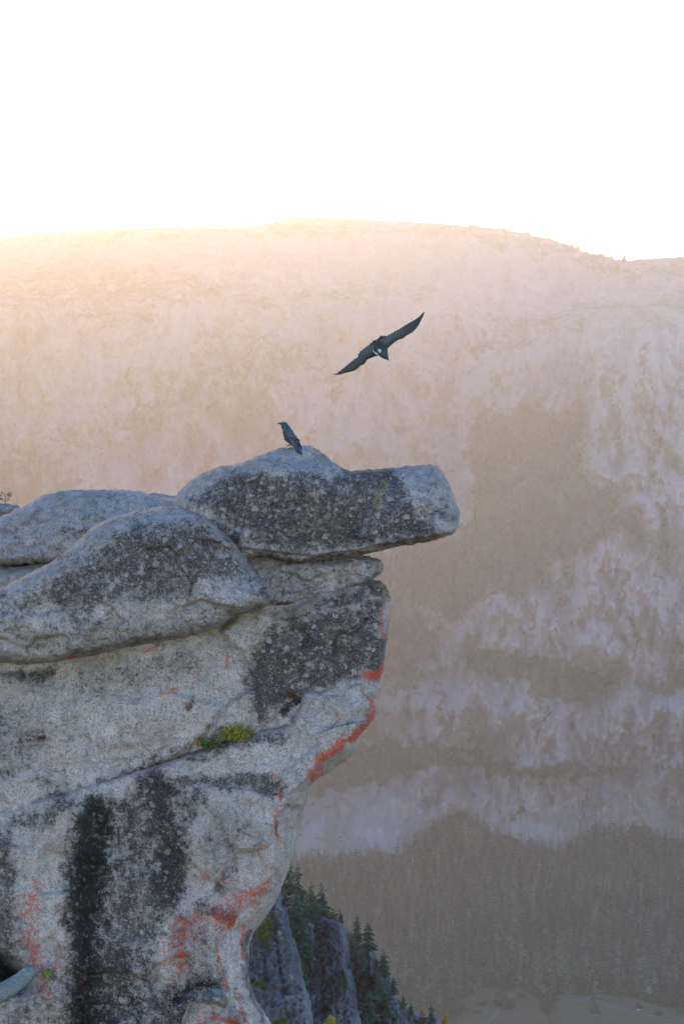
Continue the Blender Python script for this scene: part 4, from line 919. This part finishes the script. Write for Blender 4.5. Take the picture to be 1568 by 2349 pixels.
# ------------------------------------------------------------------ ravens
def feather_mat():
    n = N("black_feathers", .42, .5)
    t = n.attr('sheen'); g = n.noise(40, 3, .6, (1, 1, 1))
    c = n.mix(t, (.005, .005, .007), (.085, .084, .088)); c = n.mix(n.ramp(g, .4, .7, 0, .5), c, (.035, .037, .042))  # grey feather sheen painted into the base colour
    n.color(c); n.bump(g, .3, .01); return n.m
FEATHER = feather_mat()
def blue_mat():
    n = N("glossy_blue_black_feathers", .38, .6)
    t = n.attr('sheen'); g = n.noise(60, 3, .6)
    c = n.mix(t, (.008, .008, .012), (.028, .052, .105)); c = n.mix(n.ramp(g, .4, .7, 0, .4), c, (.045, .072, .13))  # bluish gloss painted into the base colour by the sheen mask
    n.color(c); n.bump(g, .3, .006); return n.m
BLUEF = blue_mat()
BEAKM = plain("black_horn", (.03, .03, .03), .35, .5); EYEM = plain("dark_eye", (.01, .008, .006), .08, .6); WHITEF = plain("white_feathers", (.62, .62, .62), .7, .2, (60, (.4, .4, .42)))
class Shell:
    """collects pieces of one figure in a local frame (x right, y away, z up), then places them"""
    def __init__(s): s.V, s.Q, s.Tr, s.A = [], [], [], []
    def add(s, V, Q, A, tri=()):
        o = sum(len(v) for v in s.V); s.V.append(np.asarray(V, float)); s.A.append(np.broadcast_to(np.asarray(A, float), (len(V),)))
        if len(Q): s.Q.append(np.asarray(Q) + o)
        if len(tri): s.Tr.append(np.asarray(tri) + o)
    def loft(s, path, n=18, a=.3):
        """path rows: x, z, y, half width in the picture plane, half depth"""
        P = np.array(path, float); C = np.stack([P[:, 0], P[:, 2], P[:, 1]], -1)
        T = np.gradient(C, axis=0); T /= np.linalg.norm(T, axis=1)[:, None]
        A = np.stack([T[:, 2], 0 * T[:, 0], -T[:, 0]], -1); A /= np.linalg.norm(A, axis=1)[:, None] + 1e-9
        B = np.cross(T, A); V = []
        for i in range(len(P)):
            for j in range(n):
                t = j * 2 * math.pi / n; V.append(C[i] + P[i, 3] * math.cos(t) * A[i] + P[i, 4] * math.sin(t) * B[i])
        Q = [(i * n + j, i * n + (j + 1) % n, (i + 1) * n + (j + 1) % n, (i + 1) * n + j) for i in range(len(P) - 1) for j in range(n)]
        V += [C[0], C[-1]]; tr = []
        for row, ci in ((0, len(P) * n), (len(P) - 1, len(P) * n + 1)): tr += [(row * n + j, row * n + (j + 1) % n, ci) for j in range(n)]
        s.add(V, Q, a, tr)
    def blade(s, root, tip, wr, wt, y0, y1, a=.5, thick=.004, point=.25, nrm=(0, 1, 0)):
        """one feather: thin tapered vane with thickness"""
        root, tip = np.array(root), np.array(tip); d = tip - root; L = np.hypot(*d); d = d / L; pr = np.array([-d[1], d[0]])
        st = [(0, wr), (.35, wr * .5 + wt * .5 + .1 * wr), (1 - point, wt), (1 - point * .35, wt * .66), (1, wt * .12)]
        V = []
        for k in (0, 1):
            for t, wv in st:
                c = root + d * L * t; y = y0 + (y1 - y0) * t + (thick if k else 0)
                for sg in (-1, 0, 1):
                    q = c + pr * wv * sg; V.append((q[0], y - (.35 * thick if sg == 0 and not k else 0), q[1]))
        Q = []; m = len(st) * 3
        for r in range(len(st) - 1):
            for c in range(2):
                a0 = r * 3 + c; Q.append((a0, a0 + 1, a0 + 4, a0 + 3)); Q.append((m + a0, m + a0 + 3, m + a0 + 4, m + a0 + 1))
            Q.append((r * 3, r * 3 + 3, m + r * 3 + 3, m + r * 3)); Q.append((r * 3 + 2, m + r * 3 + 2, m + r * 3 + 5, r * 3 + 5))
        e = (len(st) - 1) * 3
        Q += [(e, e + 1, m + e + 1, m + e), (e + 1, e + 2, m + e + 2, m + e + 1)]
        s.add(V, Q, a)
    def done(s, name, mat, parent, p, smooth=True):
        return build(name, np.vstack(s.V) + p, [np.vstack(s.Q)] + ([np.vstack(s.Tr)] if s.Tr else []), mat, parent, attrs={'sheen': np.concatenate(s.A)}, smooth=smooth)

def perched():
    wd = at(slab, 664, 1028) - .02; k = .08 * wd / F; ox, oz = 600.0, 1035.0            # zoom pixels -> metres, origin at the feet
    p = world(614.7 + ox * .08, 940.8 + oz * .08, wd)
    g = lambda x, z: ((x - ox) * k, (oz - z) * k)
    e = empty("raven", p, "blue black raven perched on the slab looking left", "bird", "ravens")
    s = Shell()
    path = []
    for x, z, r, dy in [(352, 420, 12, 12), (372, 418, 38, 34), (400, 408, 58, 50), (440, 410, 72, 66), (480, 432, 86, 80), (500, 480, 100, 92), (525, 545, 122, 112), (555, 620, 146, 138), (590, 700, 162, 155), (635, 785, 160, 150), (690, 870, 138, 124), (745, 950, 104, 92), (790, 1015, 74, 62), (835, 1085, 52, 34), (862, 1120, 30, 20)]:
        X, Z = g(x, z); path.append((X, Z, 0.0, r * k, dy * k))
    s.loft(path, 20, .45)
    # folded wing on this side: coverts and stacked flight feathers
    wy = -.150 * 1000 * k
    for (x, z, x2, z2, wr, wt, a, q) in [(480, 590, 720, 900, 85, 60, .75, .95), (560, 570, 800, 900, 80, 55, .8, .98), (600, 620, 880, 930, 60, 42, .85, 1.02), (640, 640, 905, 905, 46, 34, .7, 1.04),
                                         (660, 800, 985, 1275, 46, 26, .55, .92), (640, 840, 960, 1240, 50, 26, .6, .95), (600, 830, 900, 1180, 52, 30, .65, .98), (560, 800, 850, 1130, 52, 32, .6, 1.0), (700, 760, 930, 880, 40, 22, .6, 1.0)]:
        (X, Z), (X2, Z2) = g(x, z), g(x2, z2); s.blade((X, Z), (X2, Z2), wr * k, wt * k, wy * q * .9, wy * q * .55, a, .010, .3)
    # far wing tip and tail
    for (x, z, x2, z2, wr, wt, y0, y1, a) in [(760, 780, 1022, 1212, 60, 22, .03, .05, .05), (740, 800, 1000, 1180, 60, 26, .02, .03, .1), (790, 980, 985, 1280, 50, 28, -.03, -.02, .45), (780, 1000, 940, 1262, 50, 30, -.015, -.01, .4), (770, 1010, 890, 1272, 46, 28, 0, 0, .2), (760, 1000, 872, 1240, 40, 26, .015, .015, .15)]:
        (X, Z), (X2, Z2) = g(x, z), g(x2, z2); s.blade((X, Z), (X2, Z2), wr * k, wt * k, y0, y1, a, .006, .25)
    # shaggy belly and throat feathers
    for (x, z, x2, z2) in [(480, 820, 530, 905), (520, 860, 585, 945), (590, 900, 640, 985), (640, 940, 690, 1035), (400, 470, 408, 530), (415, 500, 420, 570)]:
        (X, Z), (X2, Z2) = g(x, z), g(x2, z2); s.blade((X, Z), (X2, Z2), 36 * k, 20 * k, -.02, -.02, .3, .02, .5)
    # legs and toes, grown out of the belly
    for y, hx in ((-.035, 622), (.035, 652)):
        X0, Z0 = g(hx + 20, 920); X1, Z1 = g(hx - 12, 985); X2, Z2 = g(hx - 40, 1032)
        s.loft([(X0, Z0, y, 30 * k, 28 * k), (X1, Z1, y, 11 * k, 11 * k), (X2, Z2, y, 9 * k, 9 * k)], 8, .02)
        for tx, ty in ((-85, -.012), (-95, .0), (-80, .014), (45, 0)):
            Xt, Zt = g(hx - 40 + tx, 1040); s.loft([(X2, Z2, y, 8 * k, 8 * k), ((X2 + Xt) / 2, Z2 + 4 * k, y + ty * .6, 8 * k, 8 * k), (Xt, Zt - 4 * k, y + ty, 3 * k, 3 * k)], 6, .02)
    for v in s.V: v[:, 1] += np.where(v[:, 2] < 0, 1.6 * v[:, 2], 0)       # the tail hangs towards the viewer over the rock
    s.done('body', BLUEF, e, p)
    b = Shell()
    rows = [(382, 405, 34), (350, 390, 30), (310, 388, 22), (280, 394, 13), (256, 400, 4)]
    b.loft([(*g(x, z), 0.0, r * k, r * .75 * k) for x, z, r in rows], 12, 0); b.done('beak', BEAKM, e, p)
    for y in (-1, 1):
        s2 = Shell(); X, Z = g(408, 395); r = 10 * k; V, Q, Tr = [], [], []
        s2.loft([(X - r, Z, y * 52 * k, .1 * r, .1 * r), (X - .6 * r, Z, y * 52 * k, .8 * r, .8 * r), (X, Z, y * 52 * k, r, r), (X + .6 * r, Z, y * 52 * k, .8 * r, .8 * r), (X + r, Z, y * 52 * k, .1 * r, .1 * r)], 8, 0)
        s2.done('eye', EYEM, e, p)
perched()

def flying():
    wd = 25.0; k = .152 * wd / F; ox, oz = 800.0, 690.0
    p = world(752.6 + ox * .152, 696.2 + oz * .152, wd)
    g = lambda x, z: np.array([(x - ox) * k, (oz - z) * k])
    e = empty("raven", p, "black raven in flight with spread wings and white shoulder patch", "bird", "ravens")
    s = Shell()
    # body: tail base -> breast -> head; the head comes towards the camera
    path = []
    for x, z, y, r, dy in [(745, 560, .10, 22, 16), (755, 580, .09, 52, 36), (770, 620, .05, 76, 58), (788, 665, .0, 90, 74), (806, 705, -.03, 94, 78), (824, 742, -.06, 84, 70), (840, 772, -.08, 68, 60), (856, 795, -.09, 54, 50), (872, 815, -.10, 40, 38), (884, 832, -.105, 20, 20)]:
        X, Z = g(x, z); path.append((X, Z, y, r * k, dy * k))
    s.loft(path, 20, .35)
    def wing(lead, trail, yroot, ytip, n_fl, seed, bend):
        Lp = np.array([g(*q) for q in resample(lead, 6, closed=False)]); Tp = np.array([g(*q) for q in resample(trail, 6, closed=False)])
        def par(P, t):
            d = np.r_[0, np.cumsum(np.hypot(*np.diff(P, axis=0).T))]; d /= d[-1]; return np.stack([np.interp(t, d, P[:, 0]), np.interp(t, d, P[:, 1])], -1)
        nu, nv = 150, 26; U = np.linspace(0, 1, nu); Vv = np.linspace(0, 1, nv)
        A, B = par(Lp, U), par(Tp, U)
        # serrated trailing edge: each flight feather ends in a rounded tip
        ph = (U * n_fl) % 1.0; ser = 1 - .09 * (1 - np.sin(np.pi * ph) ** .6) * np.clip(U * 6, .3, 1) * np.clip((1 - U) * 8, 0, 1)
        P = A[:, None, :] + (B - A)[:, None, :] * (Vv[None, :, None] * ser[:, None, None])
        chord = np.linalg.norm(B - A, axis=1)
        Y = yroot + (ytip - yroot) * U ** 1.2 + bend * np.sin(np.pi * U)
        cam_ = -.10 * chord[:, None] * np.sin(np.pi * np.clip(Vv, 0, 1) ** .6)[None, :]
        fl = (.004 + .006 * chord[:, None] / chord.max()) * ((U * n_fl) % 1.0)[:, None] * sstep(.38, .5, Vv)[None, :]
        ph2 = (U * n_fl * .8 + .35) % 1.0
        cov = .006 * (1 - sstep(.36, .42, Vv))[None, :] + .004 * (ph2[:, None]) * ((Vv > .18) & (Vv < .42))[None, :]
        Yf = Y[:, None] + cam_ - fl - cov
        th = (.016 * (1 - Vv) ** .7 + .0015)[None, :] * (1 - .7 * U)[:, None]
        Vf = np.stack([P[..., 0], Yf, P[..., 1]], -1).reshape(-1, 3); Vb = np.stack([P[..., 0], Yf + th, P[..., 1]], -1).reshape(-1, 3)
        I = np.arange(nu * nv).reshape(nu, nv); m = nu * nv
        q = np.stack([I[:-1, :-1], I[:-1, 1:], I[1:, 1:], I[1:, :-1]], -1).reshape(-1, 4)
        rim = np.concatenate([I[0, :], I[1:, -1], I[-1, -2::-1], I[-2:0:-1, 0]]); rn = np.roll(rim, -1)
        sh = (.25 + .75 * sstep(.4, .5, Vv)[None, :] * (1 - sstep(.1, .75, U))[:, None]) * (.45 + .55 * ((U * n_fl) % 1.0)[:, None] * np.ones(nv)[None, :])
        sh = sh * np.where((Vv < .42)[None, :], .7, 1.0)
        s.add(np.vstack([Vf, Vb]), np.vstack([q, q[:, ::-1] + m, np.stack([rim, rn, rn + m, rim + m], -1)]), np.tile(sh.ravel(), 2))
    wing([(815, 760), (880, 706), (940, 640), (1030, 570), (1062, 552), (1130, 530), (1172, 496), (1270, 440), (1350, 360), (1400, 272), (1440, 190), (1465, 125)],
         [(770, 560), (865, 500), (940, 458), (1035, 404), (1090, 374), (1195, 310), (1305, 250), (1380, 200), (1432, 146), (1458, 126)], .0, .22, 17, 1, -.03)
    wing([(800, 765), (745, 792), (680, 812), (590, 852), (550, 905), (520, 930), (488, 936), (440, 985), (380, 1020), (270, 1046), (180, 1070), (75, 1076)],
         [(760, 560), (700, 552), (625, 610), (560, 660), (500, 706), (445, 772), (470, 790), (400, 835), (345, 876), (230, 972), (130, 1050), (78, 1070)], .0, -.20, 15, 2, .03)
    # tail fan and scapulars
    for x2, z2, wv in ((806, 486, 24), (838, 500, 22), (862, 490, 24), (780, 512, 24), (745, 535, 24), (715, 556, 24)):
        s.blade(g(775, 625), g(x2, z2), 26 * k, wv * k, .0, .06, .15, .004, .2)
    R_ = np.random.RandomState(3)
    for i in range(16):
        x, z = 690 + R_.rand() * 90, 590 + R_.rand() * 80; s.blade(g(x, z), g(x - 22, z - 34), 15 * k, 12 * k, -.075, -.06, R_.rand() * .9, .004, .4)
    s.done('body', FEATHER, e, p)
    b = Shell(); b.loft([(*g(x, z), y, r * k, r * k) for x, z, y, r in [(872, 818, -.10, 24), (888, 832, -.115, 20), (898, 846, -.12, 13), (905, 858, -.12, 7), (909, 866, -.12, 2)]], 10, 0); b.done('beak', BEAKM, e, p)
    m = Shell()
    for (x, z, x2, z2, wv) in [(752, 720, 800, 700, 12), (756, 738, 802, 724, 9), (742, 704, 785, 692, 8)]: m.blade(g(x, z), g(x2, z2), wv * k, wv * k, -.118, -.118, 0, .006, .35)
    m.done('white_patch', WHITEF, e, p); m = Shell()
    for (x, z, x2, z2, wv) in [(668, 712, 700, 745, 6), (700, 735, 735, 775, 12), (720, 752, 752, 780, 9)]: m.blade(g(x, z), g(x2, z2), wv * k, wv * k, -.085, -.085, 0, .006, .35)
    m.done('white_patch', WHITEF, e, p)
    s2 = Shell(); X, Z = g(862, 790); r = 7 * k
    s2.loft([(X - r, Z, -.145, .1 * r, .1 * r), (X - .6 * r, Z, -.145, .8 * r, .8 * r), (X, Z, -.145, r, r), (X + .6 * r, Z, -.145, .8 * r, .8 * r), (X + r, Z, -.145, .1 * r, .1 * r)], 8, 0); s2.done('eye', EYEM, e, p)
flying()

# ------------------------------------------------------------------ haze: one closed box of even air
def haze():
    x0, x1, y0, y1, z0, z1 = -4200, 4200, -500, 13500, FLOOR_Z - 60, 560
    V = [(x, y, z) for z in (z0, z1) for y in (y0, y1) for x in (x0, x1)]
    q = [(0, 2, 3, 1), (4, 5, 7, 6), (0, 1, 5, 4), (2, 6, 7, 3), (0, 4, 6, 2), (1, 3, 7, 5)]
    m = bpy.data.materials.new("haze_air"); m.use_nodes = True; t = m.node_tree; t.nodes.remove(t.nodes["Principled BSDF"])
    v = t.nodes.new("ShaderNodeVolumePrincipled"); v.inputs['Color'].default_value = (.96, .935, .95, 1)
    v.inputs['Density'].default_value = .00010; v.inputs['Anisotropy'].default_value = .64
    t.links.new(v.outputs[0], t.nodes["Material Output"].inputs['Volume'])
    o = build("haze", np.array(V, float), [np.array(q)], m, origin=(0, 0, 0), smooth=False); o['kind'] = 'stuff'
    tag(o, "pale warm haze filling the valley", "haze", None, 'stuff')
haze()
for o in bpy.data.objects:
    for key in ('org', 'surf'):
        if key in o: del o[key]
